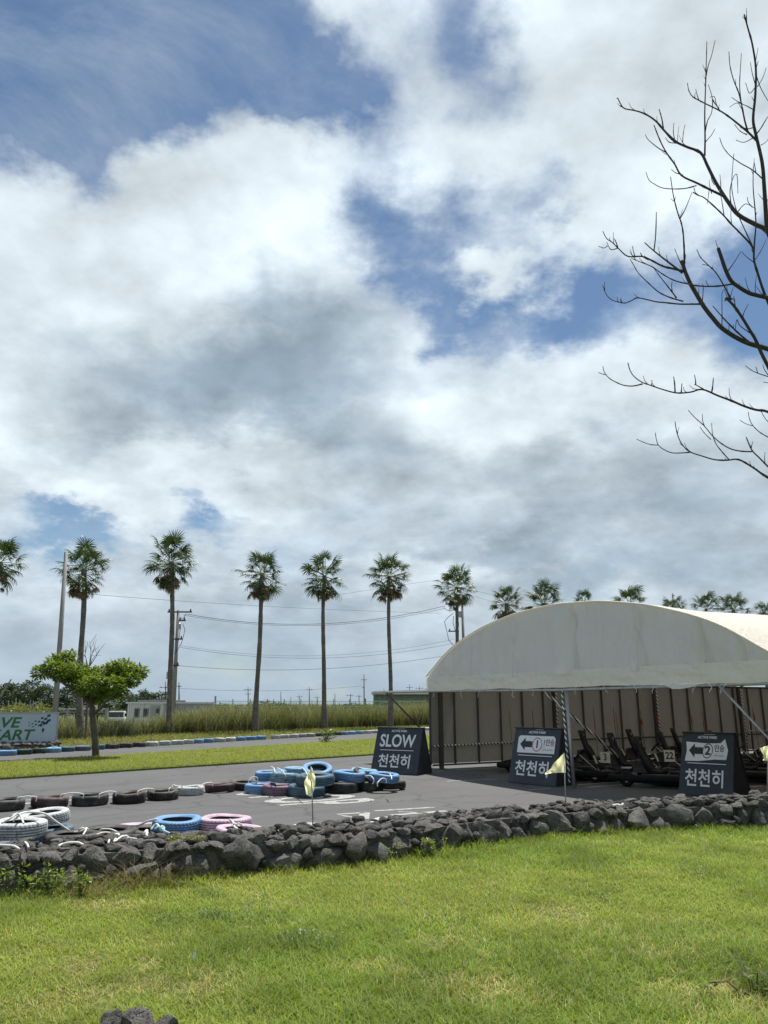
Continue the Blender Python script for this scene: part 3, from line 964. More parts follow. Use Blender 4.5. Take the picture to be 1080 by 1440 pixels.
def warning_board(pl, pr, h, label, kind, depth=.78):
    """pl, pr: the front bottom corners on the ground"""
    pl = Vector((pl[0], pl[1], 0)); pr = Vector((pr[0], pr[1], 0))
    d = pr - pl; w = d.length
    t = thing('warning_board', label, 'sign board', (pl + pr) / 2, atan2(d.y, d.x), 'dark warning boards set on the asphalt')
    # local: x along the front, y away from the viewer, front leans back
    lean = depth * .40; ridge = .10
    f = [(-w / 2, 0, .012), (w / 2, 0, .012), (w / 2 - .015, lean, h), (-w / 2 + .015, lean, h)]
    k = [(-w / 2, lean * 2 + ridge, .012), (w / 2, lean * 2 + ridge, .012), (w / 2 - .015, lean + ridge, h), (-w / 2 + .015, lean + ridge, h)]
    th = Vector((0, .022, 0))

    def slab(name, q, m, inward, bev=.006):
        b = MB(); q = [Vector(p) for p in q]; o2 = [p + inward for p in q]
        b.add(q + o2, [(0, 1, 2, 3), (7, 6, 5, 4), (0, 4, 5, 1), (1, 5, 6, 2), (2, 6, 7, 3), (3, 7, 4, 0)])
        return b.build(name, m, t, bevel=bev)
    slab('front_panel', f, MT['boardblack'], th)
    slab('back_panel', k, MT['boardblack'], -th)
    # cloth closing the two sides, slightly slack
    for sx in (-1, 1):
        nu, nv = 10, 10
        U, Q = np.meshgrid(np.linspace(0, 1, nu), np.linspace(0, 1, nv), indexing='ij')
        X = sx * (w / 2 - .012 - .015 * Q) + sx * (fbm(U * 2 + sx, Q * 2.5, 60) - .62) * .05 * np.sin(U * pi)
        y0 = .024 + lean * Q; y1 = lean * 2 + ridge - .024 - lean * Q
        Y = y0 + (y1 - y0) * U
        V = np.stack([X, Y, .012 + (h - .016) * Q], -1).reshape(-1, 3)
        fs = grid_faces(nu, nv)
        link('side_cloth', np_mesh('side_cloth', V, fs, np.full(len(fs), 4), smooth=True), MT['boardcloth'], t)
    MB().box((0, lean + ridge / 2, h + .006), (w - .02, ridge + .05, .024)).build('ridge_cap', MT['boardcloth'], t, bevel=.008)
    # print plane
    up = Vector((0, lean, h)).normalized(); nrm = Vector((1, 0, 0)).cross(up)     # towards the viewer
    L = sqrt(lean * lean + h * h)

    def at(x, v, off=.002):
        """x from -1..1 across, v 0..1 up the panel"""
        p = Vector((x * w / 2, 0, .012)) + up * (v * L) + nrm * (off + .002)
        M = Matrix((Vector((1, 0, 0)), up, nrm)).transposed().to_4x4(); M.translation = p
        return M
    def plate(name, poly, v, m, off):
        b = MB(); b.prism([(p[0] * w / 2, p[1] * L) for p in poly], -.0008, .0008, at(0, v, off)); return b.build(name, m, t)
    lettering('small_lettering', 'ACTIVE PARK', .068, MT['white'], t, at(0.0, .915), sx=1.05 * min(1, w / 1.2), bold=.0015, shear=.1)
    b = MB(); b.box((0, 0, 0), (.20, .010, .001), at(0.08, .966)); b.build('small_mark', MT['greytext'], t)
    plate('rule', [(-.72, -.006), (.72, -.006), (.72, .006), (-.72, .006)], .50, MT['white'], .001)
    if kind == 'slow':
        lettering('lettering', 'SLOW', .41, MT['white'], t, at(-.02, .69), sx=.86, bold=.008)
        lettering('hangul_lettering', '천천히', .33, MT['white'], t, at(-.03, .245), sx=1.02, bold=.006)
        lettering
    else:
        ws = .86
        if kind == 'one':
            poly = [(-.78, -.155), (.80, -.155), (.80, .115), (.72, .155), (-.70, .155), (-.78, .12)]
        else:
            poly = [(-.82, -.17), (-.3, -.165), (.3, -.13), (.72, -.13), (.78, .02), (.66, .20), (.50, .13), (0, .12), (-.80, .14), (-.76, 0)]
        plate('white_panel', poly, .70, MT['white'], .002)
        a = [(-.68, 0), (-.46, .115), (-.46, .055), (-.16, .055), (-.16, -.055), (-.46, -.055), (-.46, -.115)]
        plate('arrow', a, .70, MT['blackprint'], .004)
        # ringed numeral
        ring = MB(); n = 36; rx, ry = .128, .142
        if kind == 'two':
            rx, ry = .095, .135
        vs = []; fs = []
        for i in range(n):
            q = 2 * pi * i / n
            for kk in (1.0, .88):
                vs.append((rx * kk * cos(q) + (.10 * ry * kk * sin(q) if kind == 'two' else 0), ry * kk * sin(q), .0))
        for i in range(n):
            j = (i + 1) % n
            fs.append((2 * i, 2 * j, 2 * j + 1, 2 * i + 1))
        ring.add(vs, fs, at(.055 if kind == 'one' else .03, .70, .005)); ring.build('ring', MT['red'] if kind == 'one' else MT['blackprint'], t)
        lettering('numeral', '1' if kind == 'one' else '2', .22, MT['blackprint'], t, at(.055 if kind == 'one' else .03, .70, .004), bold=.006)
        if kind == 'one':
            lettering('hangul_lettering', '1인', .15, MT['blackprint'], t, at(.44, .735, .004), sx=.8, bold=.002)
            lettering('red_lettering', '승', .15, MT['red'], t, at(.68, .735, .004), sx=.8, bold=.003)
            lettering('small_lettering', 'one-seater', .058, MT['greytext'], t, at(.52, .615, .004), bold=.001)
        else:
            lettering('hangul_lettering', '인승', .14, MT['blackprint'], t, at(.46, .74, .004), sx=.72, bold=.002)
            lettering('small_lettering', 'two-seater', .05, MT['greytext'], t, at(.46, .635, .004), sx=.85, bold=.001)
        lettering('hangul_lettering', '천천히', .33, MT['white'], t, at(-.05, .25), sx=.98 * min(1, w / 1.2), bold=.006)
    return t


warning_board((-.33, 19.13), (.76, 18.42), 1.04, 'dark board reading SLOW standing on the asphalt left of the tent', 'slow')
warning_board((2.60, 16.80), (3.40, 15.90), 1.10, 'dark board with white arrow panel and red ringed one', 'one')
warning_board((5.36, 14.65), (6.05, 13.96), 1.08, 'dark board with crumpled arrow panel and ringed two', 'two', .95)

# ------------------------------------------------------------------ lava stone walls


def stone_mesh(i, sub=3):
    r = np.random.default_rng(100 + i)
    bm = bmesh.new()
    bmesh.ops.create_icosphere(bm, subdivisions=sub, radius=1.0)
    P = np.array([v.co for v in bm.verts])
    n = 13
    N = r.normal(size=(n, 3)); N /= np.linalg.norm(N, axis=1)[:, None]
    dd = r.uniform(.54, .98, n)
    q = P @ N.T
    rad = np.where(q > .05, dd[None] / np.maximum(q, .05), 9).min(1)
    rad = np.minimum(rad, 1.12)
    rad = rad ** 1.0
    o = r.uniform(0, 50, 3)
    nz = fbm(P[:, 0] * 2.2 + o[0] + P[:, 2], P[:, 1] * 2.2 + o[1] - P[:, 2] * .7, i + 5, 4) - .5
    nz2 = fbm(P[:, 0] * 6 + o[1] + P[:, 2] * 3, P[:, 1] * 6 + o[2] - P[:, 2] * 2, i + 40, 3) - .44
    rad = rad * (1 + nz * .28 + nz2 * .17)
    P = P * rad[:, None]
    P /= np.abs(P).max(0)[None]                # fills the unit box
    fs = [[v.index for v in f.verts] for f in bm.faces]
    bm.free()
    me = bpy.data.meshes.new('stone')
    me.from_pydata(P.tolist(), [], fs)
    me.polygons.foreach_set('use_smooth', np.ones(len(fs), dtype=bool))
    me.materials.append(MT['stone'])
    me.update()
    me.set_sharp_from_angle(angle=radians(30))
    return me


STONES = [stone_mesh(i) for i in range(12)]
SMALL = [stone_mesh(20 + i, 2) for i in range(5)]


def polyline(pts):
    P = [Vector(p[:2]) for p in pts]
    L = [0]
    for a, b in zip(P, P[1:]):
        L.append(L[-1] + (b - a).length)

    def at(u):
        u = max(0, min(L[-1], u))
        for i in range(len(P) - 1):
            if u <= L[i + 1] or i == len(P) - 2:
                t = (u - L[i]) / (L[i + 1] - L[i])
                d = (P[i + 1] - P[i]).normalized()
                return P[i].lerp(P[i + 1], t), d
    return at, L[-1]


def stone_wall(name, label, cat, pts, HF, T, seed, big=(.20, .42), max_parts=292, u_range=None):
    t = thing(name, label, cat, (pts[len(pts) // 2][0], pts[len(pts) // 2][1], 0))
    inv = t.location.copy()
    at, L = polyline(pts)
    r = random.Random(seed)
    Hof = HF if callable(HF) else (lambda x: HF)
    H = Hof(pts[0][0])
    items = []        # (size key, mesh, matrix)

    def put(u, off, z, sx, sy, sz, meshes, yaw=0):
        p, d = at(u)
        n = Vector((-d.y, d.x))                    # away from the camera
        ang = atan2(d.y, d.x) + yaw
        q = p + n * off
        R = Matrix.Rotation(ang, 4, 'Z') @ Matrix.Rotation(r.uniform(-.22, .22), 4, 'Y') @ Matrix.Rotation(r.choice((0, pi / 2, pi, -pi / 2)), 4, 'X')
        M = Matrix.Translation(Vector((q.x, q.y, z)) - inv) @ R
        # scale in the turned frame
        Rx = R.to_3x3()
        S = Matrix.Diagonal((sx / 2, sy / 2, sz / 2, 1))
        return M, S
    def add(u, off, z, sx, sy, sz, meshes):
        p, d = at(u); n = Vector((-d.y, d.x)); q = p + n * off
        A = Matrix.Translation(Vector((q.x, q.y, z)) - inv) @ Matrix.Rotation(atan2(d.y, d.x) + r.uniform(-.15, .15), 4, 'Z') @ Matrix.Rotation(r.uniform(-.25, .25), 4, 'Y')
        S = Matrix.Diagonal((sx / 2, sy / 2, sz / 2, 1))
        B = Matrix.Rotation(r.choice((0, pi / 2, pi, -pi / 2)), 4, 'X') @ Matrix.Rotation(r.choice((0, pi)), 4, 'Z')
        size = sx * sz * (3 if meshes is STONES else 1)
        items.append((size, r.choice(meshes), A @ S @ B))
    # front face: bottom course, upper course, gap stones
    u = 0
    while u < L:
        w = r.uniform(*big)
        H = Hof(at(u)[0].x)
        if r.random() < .25: w *= .62
        hb = H * r.uniform(.46, .78)
        if r.random() < .30: hb = H * r.uniform(.9, 1.05)
        add(u + w / 2, .10 + r.uniform(-.03, .03), hb * .46, w * 1.08, .34, hb * 1.16, STONES)
        rest = H - hb
        if rest > .06:
            x = u
            while x < u + w - .03:
                ww = min(r.uniform(.12, .30), u + w - x + .05)
                add(x + ww / 2, .13 + r.uniform(-.02, .03), hb + rest * .45, ww * 1.10, .26, rest * 1.22, STONES)
                x += ww
        if r.random() < .8:
            add(u + r.uniform(-.03, .03), .05, r.uniform(.03, H * .55), r.uniform(.08, .14), .14, r.uniform(.07, .13), SMALL)
        u += w
    # loose rubble on top
    for row, off in enumerate((.22, .30, .39, .48, .58, .67)):
        u = r.uniform(0, .1)
        while u < L:
            H = Hof(at(u)[0].x)
            w = r.uniform(.06, .19) if row else r.uniform(.08, .24)
            add(u + w / 2, off + r.uniform(-.03, .03), H + r.uniform(-.06, .015), w * 1.25, r.uniform(.09, .17), w * r.uniform(.4, .75), STONES if w > .13 else SMALL)
            u += w * .92
    # pieces in view become parts, largest first; the rest is one mass
    def seen(M):
        p = M.translation + inv
        d = p - Vector((0, 0, EYE))
        zc = d.y * cos(PITCH) + d.z * sin(PITCH)
        if zc < .3: return False
        return abs(d.x / zc * F) < 575
    vis = sorted([i for i in items if seen(i[2])], key=lambda i: -i[0])
    parts = vis[:max_parts]; rest = vis[max_parts:] + [i for i in items if not seen(i[2])]
    for (sz, me, M) in parts:
        o = link('stone', me, None, t); o.matrix_local = M
    V = []; Fc = []; b = 0
    for (sz, me, M) in rest:
        me2 = me if me in SMALL else r.choice(SMALL)
        c = np.empty(len(me2.vertices) * 3, dtype=np.float32); me2.vertices.foreach_get('co', c); c = c.reshape(-1, 3)
        A = np.array(M)
        V.append(c @ A[:3, :3].T + A[:3, 3]); f = np.array([p.vertices[:] for p in me2.polygons]); Fc.append(f + b); b += len(c)
    if rest:
        V = np.concatenate(V); Fc = np.concatenate(Fc)
        o = link('rubble', np_mesh('rubble', V, Fc, np.full(len(Fc), 3), smooth=True), MT['stone'], t); o['kind'] = 'stuff'
    # packed core so that no light comes through
    b = MB(); N = 40
    q0 = [at(L * i / N) for i in range(N + 1)]
    rows = []
    for p, d in q0:
        n = Vector((-d.y, d.x))
        rows += [p + n * .12, p + n * (T - .06)]
    vs = [(p.x - inv.x, p.y - inv.y, z) for p in rows for z in (-.02, Hof(p.x) * .85)]
    fs = []
    for i in range(N):
        a = i * 4; c = a + 4
        fs += [(a, c, c + 1, a + 1), (a + 1, c + 1, c + 3, a + 3), (a + 3, c + 3, c + 2, a + 2)]
    b.add(vs, fs); b.build('rubble_core', MT['stone'], t)
    return t


stone_wall('stone_wall', 'low dry wall of dark lava stones between the lawn and track', 'wall', WALL, (lambda x: float(np.interp(x, [-3.4, -1, .5, 2, 3.5, 5], [.32, .32, .31, .295, .31, .36]))), .7, 3, (.20, .44))
pa, pb = gp(-60, 1062), gp(86, 1054.5)
pa = dp(-60, 1056, 26.5); pb = dp(84, 1054, 28.2)
stone_wall('stone_wall', 'short dark lava stone wall below the racing banner', 'wall', [(pa.x - 3, pa.y - .9), (pa.x, pa.y), (pb.x, pb.y)], .28, .4, 8, (.22, .4), 60)

# dark rocks at the bottom edge of the lawn
for (px, py, s, lab) in ((157, 1459, .16, 'small dark lava rock on the lawn, leftmost of three at the bottom'),
                         (188, 1459, .19, 'dark lava rock with a brown cap, middle of three on the lawn'),
                         (233, 1459, .16, 'small dark lava rock on the lawn, rightmost of three at the bottom')):
    p = gp(px, py)
    o = tag(link('lava_rock', STONES[(px // 7) % 12]), lab, 'rock', 'lava rocks on the lawn')
    o.location = p + Vector((0, 0, s * .22)); o.scale = (s * .56, s * .5, s * .5); o.rotation_euler = (px, .3, px * .7)
# ------------------------------------------------------------------ tyres


def tyre_mesh(kind):
    """car tyre lying flat: tread width along z, hollow inside"""
    R, W, ri = .30, .20, .185
    n = 120 if kind == 'block' else 72
    prof = []      # closed loop in (radius, z): tread, sidewall, bead, inside
    hw = W / 2
    tread = []
    gro = (-.050, -.017, .017, .050)
    zs = [-.082, -.07]
    for g in gro:
        zs += [g - .0075, g - .0045, g + .0045, g + .0075]
    zs += [.07, .082]
    for z in zs:
        r = R - .010 * (abs(z) / .082) ** 3
        if any(abs(z - g) < .006 for g in gro): r -= .010
        tread.append((r, z))
    side = [(R - .022, .094), (R - .045, hw), (R - .075, hw + .002), (R - .095, hw - .008), (ri + .008, .080), (ri, .070)]
    inner = [(ri, .062), (ri + .03, .066), (R - .03, .07), (R - .02, 0.0), (R - .03, -.07), (ri + .03, -.066), (ri, -.062)]
    prof = tread + side + inner + [(r, -z) for r, z in side[::-1]]
    k = len(prof); nt = len(tread)
    V = np.zeros((n, k, 3))
    a = np.arange(n) * 2 * pi / n
    for j, (r, z) in enumerate(prof):
        rr = np.full(n, r)
        if kind == 'block':
            if j < nt:
                ph = (np.arange(n) * 2 + (j // 4) * 1) % 6
                if abs(z) > .058 or True:
                    rr = rr - np.where(ph < 2, .007, 0)
            elif j < nt + 2 or j > k - 3:
                rr = rr - np.where((np.arange(n) % 3) == 0, .010, 0)
        else:
            if j < nt and abs(z) > .06:
                rr = rr - np.where((np.arange(n) % 3) == 0, .005, 0)
        V[:, j, 0] = rr * np.cos(a); V[:, j, 1] = rr * np.sin(a); V[:, j, 2] = z
    # carcass slightly out of true
    V[:, :, 2] += (.006 * np.sin(2 * a + .6) + .004 * np.sin(3 * a))[:, None]
    i, j = np.meshgrid(np.arange(n), np.arange(k), indexing='ij')
    A = i * k + j; B = ((i + 1) % n) * k + j; C = ((i + 1) % n) * k + (j + 1) % k; D = i * k + (j + 1) % k
    fs = np.stack([A, B, C, D], -1).reshape(-1, 4)
    V[:, :, 2] *= .83
    me = np_mesh('tyre', V.reshape(-1, 3), fs, np.full(len(fs), 4), smooth=True)
    me.set_sharp_from_angle(angle=radians(38))
    return me


TYM = {'block': tyre_mesh('block'), 'rib': tyre_mesh('rib')}
TYC = {}


def tyre(label, col, p, scale=1.0, tilt=(0, 0), kind='rib', group='tyres laid along the track', squash=1.0):
    key = (col, kind)
    if key not in TYC:
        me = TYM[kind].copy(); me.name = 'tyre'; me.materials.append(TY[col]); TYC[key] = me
    o = link('tyre', TYC[key])
    o.location = p; o.scale = (scale, scale, scale * squash)
    o.rotation_euler = (tilt[0], tilt[1], random.uniform(0, 6.28))
    jr = random.Random(label)
    o.scale = (scale * jr.uniform(.96, 1.04), scale * jr.uniform(.96, 1.04), scale * squash * jr.uniform(.88, 1.1))
    tilt = (tilt[0] + jr.gauss(0, .022), tilt[1] + jr.gauss(0, .022))
    if tilt != (0, 0):
        o.rotation_mode = 'XYZ'
        o.rotation_euler = (Matrix.Rotation(tilt[1], 3, 'Y') @ Matrix.Rotation(tilt[0], 3, 'X') @ Matrix.Rotation(random.uniform(0, 6.28), 3, 'Z')).to_euler()
    return tag(o, label, 'tyre', group)


G1 = 'tyres in the row across the track'
for (px, py, s, c, lab) in (
        (8, 1131, 1.0, 'black', 'black tyre at the left frame edge, first in the row across the track'),
        (70, 1127, 1.02, 'maroon', 'maroon tyre in the row, just beyond the white tyres'),
        (127, 1124, 1.0, 'black', 'plain black tyre between the maroon and dark brown tyres of the row'),
        (182, 1121, 1.02, 'brown', 'wide dark brown tyre right of the black one in the row'),
        (229, 1117, .98, 'brown', 'dark brown tyre touching the white one in the row'),
        (268, 1111.5, .88, 'white', 'dirty white tyre in the row with a knot of rope on its left'),
        (309, 1107, .98, 'maroon', 'dull maroon tyre right of the white one in the row'),
        (342, 1104, 1.0, 'brown', 'dark brown tyre leading into the blue tyre pile')):
    s *= .925; z = .084 * s
    tyre(lab, c, gp(px, py, z + .008), s, group=G1)
G2 = 'tyres of the coloured pile in front of the SLOW board'
for (px, py, z, s, c, lab, tl) in (
        (366, 1108, .11, 1.0, 'blue', 'blue tyre at the left bottom of the pile', (0, 0)),
        (391, 1110, .11, .98, 'mauve', 'mauve ribbed tyre in the bottom layer of the pile', (0, 0)),
        (431, 1111.5, .11, 1.15, 'teal', 'dark teal tyre at the bottom, below the yellow flag', (0, 0)),
        (479, 1107, .11, 1.08, 'black', 'broad black tyre in the bottom layer under the long blue one', (0, 0)),
        (518, 1104, .11, 1.0, 'black', 'black tyre at the bottom between broad black and brown ones', (0, 0)),
        (550, 1103, .11, .95, 'brown', 'brown black tyre at the right end of the pile', (0, 0)),
        (455, 1098, .12, 1.0, 'black', 'black tyre hidden low in the middle of the pile', (0, 0)),
        (381, 1090, .32, 1.0, 'blue', 'bright blue tyre at the upper left of the pile', (.03, -.04)),
        (401, 1094, .31, 1.0, 'paleteal', 'mottled pale teal tyre in the upper layer of the pile', (-.05, .05)),
        (443, 1096, .34, 1.18, 'teal', 'large dark teal tyre in the upper layer behind the yellow flag', (.06, .02)),
        (446, 1084, .46, .98, 'blue', 'blue tyre tipped open on top of the pile', (.34, .05)),
        (491, 1091, .33, 1.05, 'blue', 'long bright blue tyre in the upper right of the pile', (.03, .06)),
        (512, 1087, .34, .92, 'lightblue', 'pale blue tyre peeping out behind the long blue tyre', (0, .05)),
        (514, 1095, .24, .95, 'black', 'black tyre leaning between two blue ones on the right', (.1, .5)),
        (540, 1093, .31, .96, 'blue', 'blue tyre lying on the brown tyre at the right end', (.02, .04)),
        (420, 1085, .33, 1.0, 'lightblue', 'light blue tyre at the back of the pile below the tipped one', (0, 0))):
    tyre(lab, c, gp(px, py, z * .84), s, tl, group=G2)
G3 = 'tyres stacked behind the stone wall'
for (px, py, z, s, c, k_, lab, tl, sq) in (
        (27, 1165, .34, 1.05, 'white', 'block', 'nearest white tyre with deep tread on the stack at left', (.03, .05), 1.0),
        (-45, 1175, .30, 1.03, 'white', 'block', 'white tyre mostly cut off by the left frame edge', (0, 0), 1.0),
        (63, 1149, .33, 1.0, 'white', 'block', 'open white tyre behind the nearest white one', (.08, -.05), 1.0),
        (69, 1170, .10, 1.02, 'slate', 'rib', 'slate blue tyre under the open white tyre', (0, 0), 1.0),
        (24, 1195, .10, 1.03, 'slate', 'rib', 'dark tyre below the nearest white tyre', (0, 0), 1.0),
        (-40, 1200, .10, 1.03, 'black', 'rib', 'black tyre at the wall foot by the left edge', (0, 0), 1.0),
        (104, 1181, .19, 1.15, 'black', 'rib', 'black tyre lying flat right of the white stack', (0, 0), 1.0),
        (152, 1175, .19, 1.2, 'black', 'rib', 'large black tyre lying flat with two ropes over it', (0, 0), 1.0),
        (214, 1174, .16, 1.1, 'black', 'rib', 'black tyre lying flat beside the bright blue one', (0, 0), 1.0),
        (172, 1187, .20, 1.0, 'black', 'rib', 'black tyre half hidden by the wall below the rope knot', (0, 0), 1.0),
        (193, 1170, .10, 1.15, 'pink', 'rib', 'faded pink tyre showing its rim behind black tyres', (0, 0), 1.0),
        (250, 1176, .10, 1.1, 'black', 'rib', 'black tyre directly under the bright blue tyre', (0, 0), 1.0),
        (249, 1159, .30, 1.02, 'blue', 'block', 'bright blue tyre lying behind the wall', (.02, .0), .95),
        (317, 1158, .29, 1.06, 'pink', 'block', 'pale pink tyre next to the bright blue tyre', (.02, .02), .95),
        (318, 1176, .10, 1.0, 'grey', 'rib', 'grey tyre hidden below the two pink tyres', (0, 0), 1.0),
        (338, 1171, .26, .98, 'pink', 'rib', 'pink tyre nearest the wall with white rim', (.03, .04), .8),
        (288, 1182, .11, 1.0, 'pink', 'rib', 'pink tyre low behind the wall left of the others', (0, 0), 1.0),
        (397, 1178, .13, 1.05, 'white', 'rib', 'flat white tyre behind the wall left of the flag pole', (0, 0), 1.0),
        (478, 1172, .13, 1.1, 'grey', 'rib', 'greyish white tyre behind the wall right of the flag pole', (0, 0), 1.0),
        (553, 1164, .13, 1.05, 'white', 'rib', 'white tyre behind the wall tied with rope', (0, 0), 1.0),
        (692, 1153, .14, 1.05, 'white', 'rib', 'white tyre behind the wall below the one seater board', (0, 0), 1.0),
        (815, 1143, .15, 1.0, 'grey', 'rib', 'pale grey tyre behind the wall right of the middle flag', (0, 0), 1.0),
        (440, 1171, .11, 1.0, 'white', 'rib', 'white tyre directly behind the first flag pole', (0, 0), 1.0)):
    tyre(lab, c, gp(px, py, z * .84), s * .95, tl, k_, G3, sq * .92)

# far kerb of painted tyres
KERB = [(-2, 22, 'blue'), (22, 44, 'green'), (45, 64, 'green'), (64, 85, 'lightblue'), (85, 104, 'teal'), (104, 127, 'slate'), (129, 147, 'teal'), (148, 167, 'black'),
        (168, 186, 'black'), (186, 205, 'black'), (205, 222, 'white'), (224, 240, 'white'), (241, 258, 'white'), (258, 272, 'white'), (272, 286, 'lightblue'),
        (286, 300, 'blue'), (301, 317, 'white'), (317, 331, 'white'), (332, 345, 'blue'), (346, 360, 'blue'), (360, 374, 'blue'), (381, 394, 'white'),
        (394, 407, 'white'), (407, 420, 'white'), (420, 430, 'grey'), (430, 443, 'grey'), (444, 459, 'green'), (459, 471, 'green'), (471, 480, 'green'), (480, 490, 'blue'),
        (490, 500, 'lightblue'), (500, 511, 'lightblue'), (511, 522, 'white'), (522, 533, 'white'), (533, 546, 'white'), (546, 560, 'white'), (560, 574, 'white'), (574, 590, 'white'), (590, 604, 'white')]
ORD = ['first', 'second', 'third', 'fourth', 'fifth', 'sixth', 'seventh', 'eighth', 'ninth', 'tenth', 'eleventh', 'twelfth', 'thirteenth', 'fourteenth', 'fifteenth', 'sixteenth', 'seventeenth', 'eighteenth', 'nineteenth', 'twentieth', 'twenty-first', 'twenty-second', 'twenty-third', 'twenty-fourth', 'twenty-fifth', 'twenty-sixth', 'twenty-seventh', 'twenty-eighth']
cnt = {}
NAMES = dict(blue='bright blue', green='dark green', lightblue='light blue', teal='teal', slate='slate blue', black='black', white='white', grey='grey')
for (x0, x1, c) in KERB:
    xm = (x0 + x1) / 2
    base = 1063.2 + (1031.0 - 1063.2) * ((xm) / 529.0) - .9 * sin(pi * max(0, min(1, xm / 529.0)))
    p = gp(xm, base)
    dia = (x1 - x0 + .6) / F * (p.y * cos(PITCH) - EYE * sin(PITCH))
    s = max(.42, min(.8, dia)) / .6
    hgt = .165 if xm < 130 else .17
    o = tyre('%s %s tyre of the far kerb row, counted from the banner' % (ORD[cnt.get(c, 0)], NAMES[c]), c, Vector((p.x, p.y, hgt * .5 + .004)), s, group='painted kerb tyres along the far track')
    o.scale = (s, s, hgt / .170)
    cnt[c] = cnt.get(c, 0) + 1

# ------------------------------------------------------------------ ropes


def rope(label, pts, r=.009, m='rope', knot=None):
    r *= .78 if r > .0115 else 1.0
    P = [Vector(p) for p in pts]
    # smooth curve through the points
    Q = []
    for i in range(len(P) - 1):
        a = P[max(0, i - 1)]; b = P[i]; c = P[i + 1]; d = P[min(len(P) - 1, i + 2)]
        for k in range(6):
            t = k / 6
            Q.append(.5 * ((2 * b) + (c - a) * t + (2 * a - 5 * b + 4 * c - d) * t * t + (3 * b - a - 3 * c + d) * t ** 3))
    Q.append(P[-1])
    b = MB(); b.tube(Q, r, 7)
    if knot is not None:
        kp = Vector(knot); rr = random.Random(int(kp.x * 1000))
        for q in range(3):
            ax_ = Vector((rr.uniform(-1, 1), rr.uniform(-1, 1), rr.uniform(-.4, 1))).normalized()
            sd = ax_.cross(Vector((.3, .2, 1))).normalized(); up = ax_.cross(sd)
            b.tube([kp + (sd * cos(2 * pi * i / 10) + up * sin(2 * pi * i / 10)) * r * 1.7 for i in range(11)], r * 1.05, 6)
        for q in range(2):
            e = Vector((rr.uniform(-1, 1), rr.uniform(-.6, .2), rr.uniform(-.9, .1))) * .09
            b.tube([kp, kp + e * .5 + Vector((0, 0, .02)), kp + e], r, 6)
    o = b.build('rope', MT[m], smooth=True)
    return tag(o, label, 'rope', 'ropes lashing the tyres')


def arc(x0, y0, z0, x1, y1, z1, lift):
    a, b = gp(x0, y0, z0), gp(x1, y1, z1); lift = lift * .55; m_ = (a + b) / 2 + Vector((0, 0, lift))
    return [a - Vector((0, 0, .06)), a, a.lerp(m_, .6) + Vector((0, 0, lift * .2)), m_, b.lerp(m_, .6) + Vector((0, 0, lift * .2)), b, b - Vector((0, 0, .06))]


rope('white rope bridging the first black and the maroon tyre', arc(25, 1122, .21, 51, 1121, .21, .03))
rope('white rope from the maroon tyre to the black one', arc(86, 1118, .21, 117, 1117, .21, .05))
rope('white rope from the black tyre to the wide brown one', arc(140, 1117, .21, 163, 1114, .21, .05))
rope('white rope between the two dark brown tyres', arc(194, 1113, .21, 216, 1110, .21, .05))
rope('knotted white rope tying brown tyre to the dirty white tyre', arc(238, 1109, .21, 256, 1106, .20, .05), knot=gp(245, 1105, .26))
rope('white rope from the dirty white tyre to the maroon one', arc(280, 1106, .19, 299, 1101, .21, .05))
rope('white rope from the row up to the blue pile', arc(350, 1098, .21, 362, 1094, .25, .08))
rope('white rope over the mottled teal tyre', [gp(390, 1080, .46), gp(396, 1083, .45), gp(401, 1089, .40), gp(402, 1092, .36)])
rope('white rope over the bright blue tyre of the pile', [gp(381, 1078, .45), gp(385, 1080, .44), gp(387, 1086, .42)])
rope('white rope across the large dark teal tyre', [gp(425, 1079, .50), gp(430, 1085, .47), gp(433, 1091, .43)])
rope('white rope looped between blue and black tyres at right', [gp(514, 1091, .40), gp(521, 1091, .40), gp(526, 1097, .34), gp(524, 1102, .26)])
rope('white rope arched over the brown tyre at right', arc(531, 1101, .25, 543, 1096, .28, .08))
rope('short white rope over the rightmost blue tyre', [gp(548, 1088, .41), gp(550, 1091, .40), gp(551, 1096, .36)])
rope('white rope tangled over the nearest white tyre', [gp(2, 1158, .42), gp(16, 1150, .47), gp(24, 1144, .50), gp(30, 1150, .46), gp(33, 1158, .43)], .013, knot=gp(24, 1148, .46))
rope('long white rope running down from the open white tyre', [gp(24, 1146, .47), gp(38, 1142, .46), gp(62, 1144, .45), gp(78, 1155, .36), gp(97, 1168, .24)], .011)
rope('short white rope knotted on the first flat black tyre', [gp(104, 1170, .23), gp(113, 1169, .24), gp(121, 1166, .26), gp(117, 1174, .22), gp(115, 1179, .2)], .013, knot=gp(121, 1167, .25))
rope('white rope arched over the large black tyre', arc(129, 1178, .21, 160, 1173, .21, .06), .012)
rope('white rope beside it arched over the large black tyre', arc(141, 1167, .22, 169, 1173, .21, .05), .012)
rope('white rope loop at the wall top left of the knot', arc(72, 1194, .30, 99, 1180, .25, .06), .012)
rope('flat white rope lying along the wall stones', [gp(82, 1190, .36), gp(88, 1187, .37), gp(98, 1185, .38), gp(110, 1185, .37), gp(117, 1188, .36)], .013)
rope('knotted rope loops behind the wall', [gp(152, 1186, .32), gp(157, 1176, .34), gp(167, 1173, .34), gp(160, 1184, .34), gp(172, 1176, .35), gp(180, 1178, .34), gp(192, 1180, .33)], .013, knot=gp(177, 1178, .34))
rope('short white rope hanging over the wall at far left', [gp(29, 1184, .34), gp(34, 1184, .36), gp(38, 1187, .36), gp(40, 1192, .34)], .013)
rope('white rope lying on the wall by the left frame edge', [gp(-6, 1188, .36), gp(10, 1189, .37), gp(20, 1190, .37), gp(27, 1194, .36)], .013)
